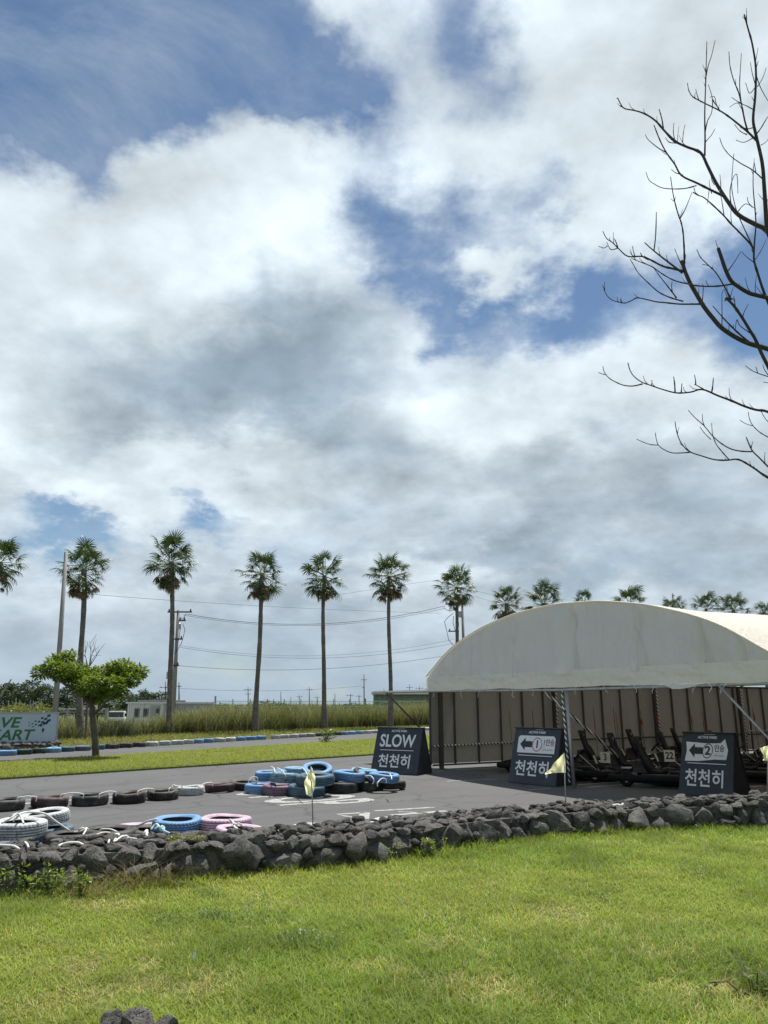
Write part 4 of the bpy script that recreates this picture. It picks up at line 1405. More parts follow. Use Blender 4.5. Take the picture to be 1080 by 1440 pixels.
rope('white rope bundle standing between black tyres and blue tyre', [gp(202, 1179, .30), gp(204, 1170, .36), gp(207, 1168, .36), gp(206, 1174, .34), gp(210, 1178, .32)], .015, knot=gp(205, 1173, .33))
rope('pale blue rope knotted over the bright blue tyre', [gp(212, 1167, .33), gp(220, 1159, .38), gp(226, 1166, .36), gp(234, 1170, .34), gp(243, 1174, .31)], .015, 'bluerope', knot=gp(228, 1165, .37))
rope('white rope from the pink rim to the bright blue tyre', [gp(186, 1161, .22), gp(196, 1160, .24), gp(207, 1155, .30), gp(220, 1152, .34)], .015)
rope('white rope lashed across the two pink tyres', [gp(323, 1152, .40), gp(328, 1157, .37), gp(330, 1163, .36), gp(334, 1166, .36), gp(333, 1172, .33)], .013, knot=gp(331, 1160, .37))
rope('white rope lying on the white tyre right of the flag', [gp(523, 1158, .24), gp(530, 1156, .26), gp(545, 1153.5, .25), gp(556, 1152.5, .24)], .013)
rope('white rope scrap lying on the wall top at right', [gp(862, 1133, .42), gp(868, 1131.5, .43), gp(873, 1132.5, .43), gp(876, 1130.5, .44)], .016)

# ------------------------------------------------------------------ yellow flags on the wall


def flag(px0, py0, px1, py1, dist, shape, label, side):
    """pole from the wall top pixel to its tip; cloth polygon in metres, hung from the tip"""
    a = dp(px0, py0, dist); b = dp(px1, py1, dist)
    t = thing('marker_flag', label, 'flag', a, 0, 'yellow marker flags on the wall')
    b = b - a
    MB().tube([(0, 0, -.15), tuple(b * .5), tuple(b)], .0075, 8).build('pole', MT['steel'], t, True)
    MB().tube([(0, 0, -.12), (0, 0, .03)], .018, 8).build('socket', MT['concrete'], t)
    # cloth: rows down the hoist, waving
    nu, nv = 22, 14
    U, Q = np.meshgrid(np.linspace(0, 1, nu), np.linspace(0, 1, nv), indexing='ij')
    top, bot = shape['top'], shape['bot']        # fly edge curves: list of (x,z)
    def cur(c, u):
        xs = np.linspace(0, 1, len(c)); return np.interp(u, xs, [p[0] for p in c]), np.interp(u, xs, [p[1] for p in c])
    tx, tz = cur(top, U); bx, bz = cur(bot, U)
    X = tx + (bx - tx) * Q; Z = tz + (bz - tz) * Q
    Y = .035 * np.sin(U * 7 + Q * 3 + px0) * (.3 + U) + .02 * np.sin(U * 15 - Q * 5)
    V = np.stack([X + b.x, Y, Z + b.z], -1).reshape(-1, 3)
    fs = grid_faces(nu, nv)
    link('cloth', np_mesh('cloth', V, fs, np.full(len(fs), 4), smooth=True), MT['yellow'], t)


s1 = 8.9 / F
flag(441, 1162, 437, 1078, 8.9, dict(top=[(0, 0), (-3 * s1, -8 * s1), (-8 * s1, -19 * s1), (-6 * s1, -36 * s1)], bot=[(2 * s1, -2 * s1), (6 * s1, -12 * s1), (6 * s1, -28 * s1), (2 * s1, -37 * s1)]), 'limp yellow flag on a thin pole in front of the tyre pile', -1)
s2 = 10.7 / F
flag(796, 1141, 793, 1059, 10.7, dict(top=[(0, 0), (-9 * s2, -8 * s2), (-18 * s2, -19 * s2), (-27 * s2, -25 * s2)], bot=[(1.5 * s2, -25 * s2), (-8 * s2, -25 * s2), (-16 * s2, -25 * s2), (-26 * s2, -28 * s2)]), 'yellow flag blowing left in front of the one seater board', -1)
s3 = 11.2 / F
flag(1077, 1118, 1082, 1046, 11.2, dict(top=[(0, 0), (-5 * s3, -3 * s3), (-13 * s3, -6 * s3)], bot=[(1 * s3, -23 * s3), (-6 * s3, -22 * s3), (-12 * s3, -21 * s3)]), 'yellow flag at the right frame edge beside the ringed two board', -1)

# ------------------------------------------------------------------ racing banner at left


def build_banner():
    a = dp(-60, 1046, 26.9); b = dp(79, 1041.5, 28.5)
    d = Vector((b.x - a.x, b.y - a.y, 0)); w = d.length
    h = 1.04
    t = thing('banner_board', 'pale blue racing banner with green lettering and chequered flag', 'banner', (a.x, a.y, a.z - .02), atan2(d.y, d.x))
    MB().box((w / 2, 0, h / 2), (w, .05, h)).build('panel', MT['banner'], t, bevel=.008)
    for x in (.05, w / 2, w - .05):
        MB().box((x, .08, h / 2 - .4), (.06, .06, h + .7)).build('post', MT['steel'], t)
    fr = MB()
    fr.box((w - .012, -.03, h / 2), (.04, .03, h + .02)); fr.box((w / 2, -.031, h - .01), (w - .07, .03, .04)); fr.build('trim', MT['steel'], t)
    u = w / 139.0        # one photo pixel
    X = lambda px: (px + 60) * u

    def M(x, z):
        m_ = Matrix(((1, 0, 0), (0, 0, -1), (0, 1, 0))).to_4x4()
        m_.translation = Vector((x, -.0275, z)); return m_
    for (body, xr, z, wid) in (('VE', 25.5, .70, 29.0), ('KART', 46.5, .28, 66.0)):
        e = lettering('lettering', body, .50, MT['green'], t, Matrix(), 'RIGHT', bold=.012, shear=.22)
        xs = [v.co.x for v in e.data.vertices]; zs = [v.co.y for v in e.data.vertices]
        sx = wid * u / (max(xs) - min(xs)); sz = .36 / (max(zs) - min(zs))
        e.data.transform(M(X(xr), z) @ Matrix.Diagonal((sx, sz, 1, 1)) @ Matrix.Translation((-max(xs), -(max(zs) + min(zs)) / 2, 0)))
    # chequered flag fading to the left
    FM = Matrix(((1, 0, 0, 0), (0, 0, -1, -.0285), (0, 1, 0, 0), (0, 0, 0, 1)))
    Y = lambda py: h - (py - 1004.5) * u * 1.02

    def check(pts):
        b = MB(); b.prism([(X(x), Y(y)) for x, y in pts], -.001, .001, FM); b.build('emblem_check', MT['navy'], t)
    for i in range(7):
        for j in range(4):
            if (i + j) % 2: continue
            s = .35 + .65 * i / 6
            x = 35 + i * 4.4 + j * .5; y = 1019.5 - i * 1.75 + j * 3.6 * (.55 + .45 * i / 6) + 1.0 * sin(i * .9)
            ww, hh = 4.9 * s, 3.7 * s
            check([(x, y + .5 * s), (x + ww, y - 1.2 * s), (x + ww + .4, y + hh - 1.2 * s), (x + .4, y + hh + .3 * s)])
    for (x, y) in ((54, 1024), (58, 1021.5), (62.5, 1019.5), (57.5, 1031)):
        k = 5 if y > 1029 else 3
        check([(x - 2.2, y - .5), (x + .2, y - 3.4), (x + 2.3, y - .2), (x + .2, y + k)])


build_banner()

# ------------------------------------------------------------------ karts under the tent


def build_kart():
    t = thing('go_kart', 'x', 'go-kart', (0, 0, 0), 0, 'karts parked under the tent')
    b = MB()
    for y in (-.30, .30):
        b.tube([(-.80, y, .12), (.55, y, .12), (.95, y * .6, .14)], .022, 6)
    for x in (-.75, -.2, .45):
        b.tube([(x, -.32, .12), (x, .32, .12)], .02, 6)
    b.box((.28, 0, .10), (.95, .58, .012))
    b.build('frame', MT['darksteel'], t)
    # bucket seat with a tall back
    sh = [(.16, .20), (.05, .17), (-.10, .17), (-.22, .24), (-.30, .40), (-.37, .60), (-.43, .80), (-.47, .94)]
    nu, nv = len(sh), 9
    V = []
    for i, (x, z) in enumerate(sh):
        hw = .20 if i < 5 else (.205 - .03 * (i - 4))
        for j in range(nv):
            q = -1 + 2 * j / (nv - 1)
            V.append((x + (.09 * q ** 4 if i > 2 else .0), hw * q, z + (.12 * q ** 4 if i <= 4 else 0)))
    fs = grid_faces(nu, nv)
    me = np_mesh('seat', V, fs, np.full(len(fs), 4), smooth=True)
    seat = link('seat', me, MT['black'], t)
    md = seat.modifiers.new('thick', 'SOLIDIFY'); md.thickness = .045; md.offset = 0
    m_ = Matrix.Translation((-.395, 0, .79)) @ Matrix.Rotation(radians(90), 4, 'Z') @ Matrix.Rotation(radians(102), 4, 'X')
    MB().box((0, 0, .036), (.15, .13, .004), m_).build('seat_plate', MT['greytext'], seat)
    # steering
    b = MB()
    C = Vector((.25, 0, .52)); ax_ = Vector((-.75, 0, .66)).normalized(); s = Vector((0, 1, 0)); u = ax_.cross(s)
    b.tube([C + (s * cos(2 * pi * i / 20) + u * sin(2 * pi * i / 20)) * .155 for i in range(21)], .016, 6, caps=False)
    for a in (.3, pi - .3, -pi / 2):
        b.tube([C, C + (s * cos(a) + u * sin(a)) * .15], .011, 5)
    b.build('steering_wheel', MT['black'], t, True)
    MB().tube([C, (.68, 0, .14)], .013, 6).build('steering_column', MT['chrome'], t)
    # wheels
    for (x, y, r, w) in ((-.58, .52, .145, .20), (-.58, -.52, .145, .20), (.66, .50, .13, .13), (.66, -.50, .13, .13)):
        sy = 1 if y > 0 else -1
        R = Matrix.Translation((x, y, r)) @ Matrix.Rotation(radians(90), 4, 'X')
        hw = w / 2
        p = [(r * .52, -hw), (r * .8, -hw), (r * .97, -hw * .72), (r, -hw * .3), (r, hw * .3), (r * .97, hw * .72), (r * .8, hw), (r * .52, hw)]
        o = MB().lathe(p, 20, R).build('wheel', MT['rubber'], t, True, ang=radians(40))
        b = MB(); b.lathe([(.02, -hw * .5), (r * .40, -hw * .55), (r * .53, -hw * .9), (r * .53, hw * .9), (r * .40, hw * .55), (.02, hw * .5)], 16, R)
        b.build('rim', MT['chrome'], o, True, ang=radians(30))
    MB().tube([(-.58, -.45, .145), (-.58, .45, .145)], .018, 8).build('axle', MT['chrome'], t)
    MB().tube([(.66, -.42, .14), (.66, .42, .14)], .014, 8).build('front_axle', MT['chrome'], t)
    # bodywork: nose cone, side pods, bumper ring
    b = MB()
    b.add([(.78, -.42, .06), (1.02, -.30, .06), (1.02, .30, .06), (.78, .42, .06), (.74, -.34, .22), (.96, -.24, .19), (.96, .24, .19), (.74, .34, .22)],
          [(3, 2, 1, 0), (4, 5, 6, 7), (0, 1, 5, 4), (1, 2, 6, 5), (2, 3, 7, 6), (3, 0, 4, 7)])
    b.build('nose_cone', MT['black'], t, bevel=.03)
    for y in (-1, 1):
        MB().box((.05, y * .50, .16), (.86, .20, .17), taper=.8).build('side_pod', MT['black'], t, bevel=.035)
    b = MB()
    loop = [(-.92, -.5), (-.86, -.62), (-.3, -.66), (.5, -.66), (.85, -.60), (1.08, -.34), (1.10, .34), (.85, .60), (.5, .66), (-.3, .66), (-.86, .62), (-.92, .5), (-.92, -.5)]
    b.tube([(x, y, .17) for x, y in loop], .042, 8, caps=False, squash=1.5)
    b.build('bumper', MT['rubber'], t, True)
    # engine
    b = MB(); b.box((-.42, .40, .30), (.30, .24, .20)); b.box((-.42, .40, .42), (.20, .18, .06)); b.cyl((-.60, .40, .34), (-.28, .40, .34), .07, n=12)
    for i in range(6): b.box((-.42, .40, .33 + i * .02), (.34, .28, .006))
    b.build('engine', MT['darksteel'], t)
    MB().tube([(-.3, .5, .3), (-.1, .58, .28), (-.5, .62, .26), (-.85, .5, .26)], .03, 8).build('exhaust', MT['chrome'], t, True)
    b = MB(); b.box((0, 0, 0), (.01, .16, .18), Matrix.Translation((.60, -.05, .43)) @ Matrix.Rotation(radians(-20), 4, 'Y'))
    b.build('number_plate', MT['plate'], t)
    MB().tube([(.60, -.05, .35), (.72, -.05, .16)], .01, 5).build('plate_stay', MT['darksteel'], t)
    for y in (-.13, .13):
        MB().box((.62, y, .17), (.03, .07, .12)).build('pedal', MT['chrome'], t)
    return t


KART = build_kart()
KR = radians(-26)
LABELS = [
    (2.0, 1.9, 0, 'dark kart half hidden behind the one seater board', None, 1, 1),
    (3.7, 1.2, 0, 'dark kart with pale plate 3 right of the leaning prop', '3', 1, 0),
    (3.9, 2.9, -1, 'dark kart with tall seat just right of the one with plate 3', None, 1, 0),
    (3.9, 4.6, 1, 'dark kart behind the kart with plate 22', None, 2, 1),
    (4.0, 6.3, 0, 'dark kart showing its seat just above the two seater board', None, 1, 1),
    (3.9, 8.6, 4, 'dark kart at the right, engine in view beside the board', None, 1, 1),
    (5.6, 1.9, 0, 'foremost dark kart with pale plate 22 left of the two seater board', '22', 0, 0),
    (2.2, 3.65, 1, 'dark kart in the back row seen right of the one seater board', None, 1, 1),
    (2.2, 5.35, -1, 'dark kart in the middle of the back row along the tent wall', None, 1, 1),
    (2.2, 7.1, 1, 'dark kart in the back row above the crumpled panel board', None, 1, 1),
    (6.0, 4.2, 0, 'dark kart tucked behind the two seater board', None, 0, 1),
    (2.4, 11.2, 0, 'dark kart farthest back by the frame edge', None, 1, 1)]
for i, (sx, sy, dr, lab, num, flags, plain) in enumerate(LABELS):
    o = KART if i == 0 else copy_tree(KART)
    o['label'] = lab
    o.location = tp(sx, sy, .006); o.rotation_euler = (0, 0, KR + radians(dr * 3))
    if i in (5,): o.rotation_euler = (0, 0, KR + radians(150))
    if num:
        pl = [c for c in o.children if c.name.startswith('number_plate')][0]
        for sp in [c for c in o.children if c.name.startswith('side_pod')]:
            pass
        q = Vector((.26, -.47, .60)) if num == '22' else Vector((.88, -.40, .50))
        pl = MB().box(q, (.20, .012, .22)).build('side_plate', MT['plate'], o)
        MB().tube([q + Vector((0, .01, -.05)), q + Vector((-.02, .0, -.36))], .011, 5).build('plate_stay', MT['darksteel'], o)
        M_ = Matrix(((1, 0, 0, q.x), (0, 0, -1, q.y - .0075), (0, 1, 0, q.z), (0, 0, 0, 1)))
        lettering('numeral', num, .19, MT['blackprint'], pl, M_, sx=.8, bold=.004)
    for k_ in range(flags):
        y = .34 - .3 * k_
        wb = (-.80, y, .15); h = 1.42 + .05 * ((i * 37) % 3)
        wp = MB().tube([wb, (-.82, y + .02, h * .5), (-.86, y + .05 * (1 - 2 * k_), h)], .006, 5).build('flag_whip', MT['darksteel'], o)
        if not (i == 1):
            MB().add([(-.86, y + .05, h), (-.86, y + .05, h - .34), (-.80, y - .12, h - .30), (-.84, y - .03, h - .16)], [(0, 1, 2, 3)]).build('flag', MT['redflag'], wp)
# ------------------------------------------------------------------ palms


def frond_mesh(seed, dead=False):
    """fan leaf: stalk along +x, blade of many narrow folded segments"""
    r = np.random.default_rng(seed)
    V = []; Fc = []; S = []; Cc = []

    def quad(p, c):
        b = len(V); V.extend(p); Fc.extend(range(b, b + len(p))); S.append(len(p)); Cc.extend([c] * len(p))
    st = r.uniform(.62, 1.0)
    g = np.array((.12, .17, .05)) if not dead else np.array((.20, .15, .10))
    droop = r.uniform(.10, .32)
    # stalk
    for i in range(4):
        x0, x1 = st * i / 4, st * (i + 1) / 4
        z = lambda x: -droop * x * x
        wd = .022 - .010 * i / 4
        quad([(x0, -wd, z(x0)), (x1, -wd * .9, z(x1)), (x1, wd * .9, z(x1)), (x0, wd, z(x0))], g * (.9 if dead else 1.3))
        quad([(x0, 0, z(x0) - .03), (x1, 0, z(x1) - .03), (x1, 0, z(x1) + .005), (x0, 0, z(x0) + .005)], g)
    n = 22
    R = r.uniform(.52, .68)
    col0 = np.array((.052, .086, .027)) if not dead else np.array((.21, .16, .105))
    for i in range(n):
        a = (-1 + 2 * i / (n - 1)) * (2.25 if not dead else 1.1) + r.normal(0, .03)
        L = R * (1 - .25 * (abs(a) / 2.4) ** 2) * r.uniform(.85, 1.08)
        ca, sa = cos(a), sin(a)
        w0 = .030 * R / .7
        base = np.array((st, 0, -droop * st * st))
        d = np.array((ca, sa, 0)); nn = np.array((-sa, ca, 0))
        fold = .018 * (1 if i % 2 else -1)
        hang = r.uniform(.4, .9) if not dead else r.uniform(.5, 1.0)
        pts = []
        for t, ww in ((.05, .35), (.5, 1.0), (.78, .62), (1.0, .04)):
            zz = -.10 * t * t * L - (hang * max(0, t - .62) ** 1.3 * L * 1.3) + fold * sin(t * pi)
            shrink = 1 - .22 * max(0, t - .62) * hang
            pts.append((base + d * L * t * shrink + np.array((0, 0, zz)), w0 * ww))
        c = col0 * r.uniform(.75, 1.35)
        for k in range(3):
            (p, a0), (q, a1) = pts[k], pts[k + 1]
            quad([tuple(p - nn * a0), tuple(q - nn * a1), tuple(q + nn * a1 + np.array((0, 0, .012))), tuple(p + nn * a0 + np.array((0, 0, .012)))], c * (1 + .25 * (k == 2)))
    me = np_mesh('frond', V, Fc, S, np.array(Cc))
    me.materials.append(MT['frond'])
    return me


FRONDS = [frond_mesh(i) for i in range(6)]
DEAD = [frond_mesh(50 + i, True) for i in range(4)]


def palm(base, top, label, seed, size=1.0, nf=40, bend=0.0):
    r = random.Random(seed)
    size *= .98 * r.uniform(.94, 1.07)
    t = thing('palm_tree', label, 'palm tree', base, 0, 'palms in a row behind the track')
    T = top - base
    h = T.z
    pts = []; rad = []
    for i in range(33):
        q = i / 32
        p = T * q + Vector((bend * sin(q * pi) + .05 * sin(q * 7 + seed), .06 * sin(q * 5 + seed * 2), 0))
        pts.append(p); rr = .112 + .09 * max(0, 1 - q * 5) + .04 * (1 - q) + .010 * r.uniform(-1, 1)
        rad.append(rr * (1.12 if q > .93 else 1))
    MB().tube(pts, rad, 14).build('trunk', MT['bark'], t, True)
    top_l = pts[-1]
    ga = 2.39996
    for i in range(nf):
        q = i / (nf - 1)
        el = radians(80 - 132 * q ** .95) + r.gauss(0, .2)
        az = i * ga + r.gauss(0, .22)
        o = link('frond', r.choice(FRONDS), None, t)
        o.location = top_l + Vector((.10 * cos(az), .10 * sin(az), .22 - .55 * q))
        o.rotation_euler = (Matrix.Rotation(az, 3, 'Z') @ Matrix.Rotation(-el, 3, 'Y') @ Matrix.Rotation(r.uniform(-.5, .5), 3, 'X')).to_euler()
        s = size * r.uniform(.82, 1.1); o.scale = (s, s, s)
    for i in range(int(nf * r.uniform(.5, .8))):
        az = i * ga * 1.3 + r.gauss(0, .3); el = radians(r.uniform(-88, -38))
        o = link('dead_frond', r.choice(DEAD), None, t)
        o.location = top_l + Vector((.15 * cos(az), .15 * sin(az), -.22 - r.uniform(0, .62)))
        o.rotation_euler = (Matrix.Rotation(az, 3, 'Z') @ Matrix.Rotation(-el, 3, 'Y') @ Matrix.Rotation(r.uniform(-.7, .7), 3, 'X')).to_euler()
        s = size * r.uniform(.5, .8); o.scale = (s, s, s)
    return t


def put_palm(cx, cy, bx, dist, label, seed, size=1.0, nf=40, bend=0.0):
    top = dp(cx, cy, dist)
    b = dp(bx, 1000, dist); gz = fall(b.x, dist)
    base = Vector((b.x, dist, gz - .05))
    # the foot follows the pixel column down to the ground
    base.x = dp(bx, 1020, dist).x
    palm(base, top, label, seed, size, nf, bend)


put_palm(-2, 790, -26, 34, 'palm cut by the left frame edge with drooping fronds', 1, .86)
put_palm(117, 800, 114, 37, 'palm behind the small green tree beside a concrete pole', 2, .86)
put_palm(242, 790, 240, 42.5, 'tall palm with pole fittings showing behind its trunk, above the white prefab hut', 3, 1.12, 46)
put_palm(370, 806, 360, 45.5, 'palm with trunk leaning right, first right of the prefab hut', 4, 1.05, bend=-.05)
put_palm(457, 809, 458, 50, 'palm with gently curved trunk midway between prefab hut and tent', 5, 1.12, bend=-.15)
put_palm(547, 810, 549, 53, 'straight palm in front of the green shed left of the tent', 6, 1.12)
put_palm(641, 825, 646, 56, 'palm with its trunk cut by the left slope of the tent', 7, 1.10, bend=.05)
put_palm(712, 848, 716, 60, 'palm crown with dead skirt just above the left tent slope', 8, 1.05)
put_palm(764, 848, 766, 58, 'broad palm crown left of the tent ridge', 9, 1.12)
put_palm(822, 851, 822, 78, 'small palm tip barely showing over the tent ridge', 10, 1.05, 34)
put_palm(887, 852, 887, 60, 'palm crown right of the tent ridge', 11, 1.12)
put_palm(947, 858, 948, 74, 'low palm crown beside a thin distant pole above the tent', 12, 1.0, 34)
put_palm(992, 856, 993, 68, 'palm crown over the right roof, left of a larger crown', 13, 1.0, 34)
put_palm(1031, 857, 1032, 62, 'larger palm crown over the right part of the roof', 14, 1.05)
put_palm(1079, 867, 1080, 66, 'palm crown at the right frame edge over the roof', 15, 1.05, 34)

# ------------------------------------------------------------------ leafy trees


def leaf_cloud(centres, radii, n, size, cols, seed, flat=.7, up=.5):
    r = np.random.default_rng(seed)
    centres = np.array(centres, float); radii = np.array(radii, float)
    wgt = radii ** 2; wgt = wgt / wgt.sum()
    k = r.choice(len(centres), n, p=wgt)
    d = r.normal(size=(n, 3)); d /= np.linalg.norm(d, axis=1)[:, None]
    rr = r.random(n) ** .42
    P = centres[k] + d * (rr * radii[k])[:, None] * np.array((1, 1, flat))
    # leaf axes
    ax1 = d + r.normal(0, .6, (n, 3)); ax1[:, 2] *= .5; ax1 /= np.linalg.norm(ax1, axis=1)[:, None]
    nz = r.normal(0, .6, (n, 3)); nz[:, 2] += up * 2; nz /= np.linalg.norm(nz, axis=1)[:, None]
    ax2 = np.cross(nz, ax1); ax2 /= np.linalg.norm(ax2, axis=1)[:, None]
    L = size * r.uniform(.6, 1.3, n); W = L * r.uniform(.32, .5, n)
    a = P - ax1 * (L * .1)[:, None]
    b = P + ax1 * (L * .45)[:, None] + ax2 * W[:, None] * .5
    c = P + ax1 * L[:, None]
    e = P + ax1 * (L * .45)[:, None] - ax2 * W[:, None] * .5
    V = np.stack([a, b, c, e], 1).reshape(-1, 3)
    F_ = np.arange(4 * n)
    cc = np.array(cols)[r.integers(0, len(cols), n)] * r.uniform(.75, 1.25, (n, 1))
    return np_mesh('crown', V, F_, np.full(n, 4), np.repeat(cc, 4, axis=0))


def limb(b, pts, r0, r1, n=8):
    m_ = len(pts)
    b.tube(pts, [r0 + (r1 - r0) * i / (m_ - 1) for i in range(m_)], n)


def build_small_tree():
    base = gp(135, 1067)
    t = thing('broadleaf_tree', 'small broadleaf tree with flat light green crown on the grass island', 'tree', base)
    D = base.y
    L = lambda px, py, dy=0: dp(px, py, D + dy) - base
    b = MB()
    limb(b, [Vector((0, 0, -.05)), L(134, 1045), L(130.5, 1015), L(130, 997), L(127, 985)], .105, .075, 10)
    limb(b, [L(129, 990), L(112, 974, -.2), L(95, 965, -.4), L(78, 952, -.3), L(62, 943, 0)], .065, .02)
    limb(b, [L(127, 987), L(122, 965, .3), L(112, 950, .5), L(92, 938, .7)], .06, .02)
    limb(b, [L(128, 987), L(138, 977, .3), L(155, 965, .6), L(175, 952, .3), L(196, 945, .1)], .055, .02)
    limb(b, [L(131, 1004), L(143, 995, -.3), L(150, 985, -.5), L(165, 972, -.7), L(182, 960, -.4)], .05, .018)
    limb(b, [L(127, 986), L(130, 968, -.4), L(140, 950, -.8), L(150, 940, -.8)], .05, .018)
    r = random.Random(4)
    cs = []; rd = []
    for (px, py, dy, rr) in ((60, 945, 0, .30), (75, 940, -.3, .36), (90, 932, .4, .36), (78, 927, .2, .22), (97, 945, -.4, .36), (95, 923, .5, .26), (112, 944, .3, .36),
                             (105, 957, -.2, .32), (122, 956, .1, .36), (135, 948, .5, .32), (120, 966, -.4, .33), (136, 965, -.5, .36), (150, 955, -.3, .36), (150, 945, .4, .3),
                             (165, 950, .2, .36), (178, 943, -.2, .32), (190, 947, .2, .32), (198, 945, 0, .22), (170, 962, -.5, .34), (158, 972, -.3, .33), (140, 978, .3, .3), (185, 956, -.4, .28),
                             (110, 972, .2, .24), (168, 975, .1, .24), (175, 935, .3, .24), (160, 938, -.2, .24), (145, 968, 0, .3), (128, 975, .1, .28), (85, 952, .2, .26),
                             (130, 962, .9, .4), (110, 950, .9, .35), (155, 960, .9, .4), (135, 960, -1.0, .35), (160, 962, -.95, .32)):
        c = L(px, py, dy); cs.append(c); rd.append(rr)
        limb(b, [c * .75 + L(129, 985) * .25, c], .012, .005, 5)
    b.build('trunk', MT['treebark'], t, True)
    me = leaf_cloud(cs, rd, 12500, .135, [(.115, .175, .028), (.155, .22, .034), (.20, .27, .045), (.08, .13, .024)], 3, .72, .55)
    link('crown', me, MT['leaf'], t)
    # low sucker weed further right on the island
    p = gp(458, 1046)
    w = thing('roadside_weed', 'thin tall weed on the grass island before the dark green kerb tyres', 'weed', p)
    b = MB(); rr = random.Random(2)
    for i in range(7):
        e = Vector((rr.uniform(-.35, .45), rr.uniform(-.2, .2), rr.uniform(.25, .75)))
        b.tube([(0, 0, 0), tuple(e * .5 + Vector((0, 0, .08))), tuple(e)], .012, 5)
    b.build('stem', MT['treebark'], w)
    link('foliage', leaf_cloud([(0, 0, .45), (.2, 0, .3), (-.1, .1, .2)], [.22, .2, .2], 160, .13, [(.13, .2, .04), (.09, .15, .03)], 9), MT['leaf'], w)


build_small_tree()

# bare little tree behind it
p = dp(124, 1000, 35.5); p.z = 0
t = thing('bare_shrub', 'small leafless shrub poking out above the green tree', 'shrub', p)
b = MB(); rr = random.Random(5)
tr = dp(125, 938, 35.5) - p
limb(b, [Vector((0, 0, -.1)), tr * .5, tr], .05, .035, 6)
for (px, py) in ((113, 915), (120, 908), (126, 901), (134, 910), (140, 913), (110, 928), (136, 920)):
    e = dp(px, py, 35.5 + rr.uniform(-.4, .4)) - p; m_ = tr.lerp(e, .5) + Vector((rr.uniform(-.1, .1), 0, .05))
    limb(b, [tr - Vector((0, 0, rr.uniform(0, .5))), m_, e], .022, .007, 5)
    for k in range(3):
        f = e + Vector((rr.uniform(-.3, .3), rr.uniform(-.3, .3), rr.uniform(-.1, .35)))
        limb(b, [m_.lerp(e, rr.uniform(.2, .8)), f], .009, .005, 4)
b.build('branch', MT['treebark'], t)

# ------------------------------------------------------------------ bare tree reaching in from the right

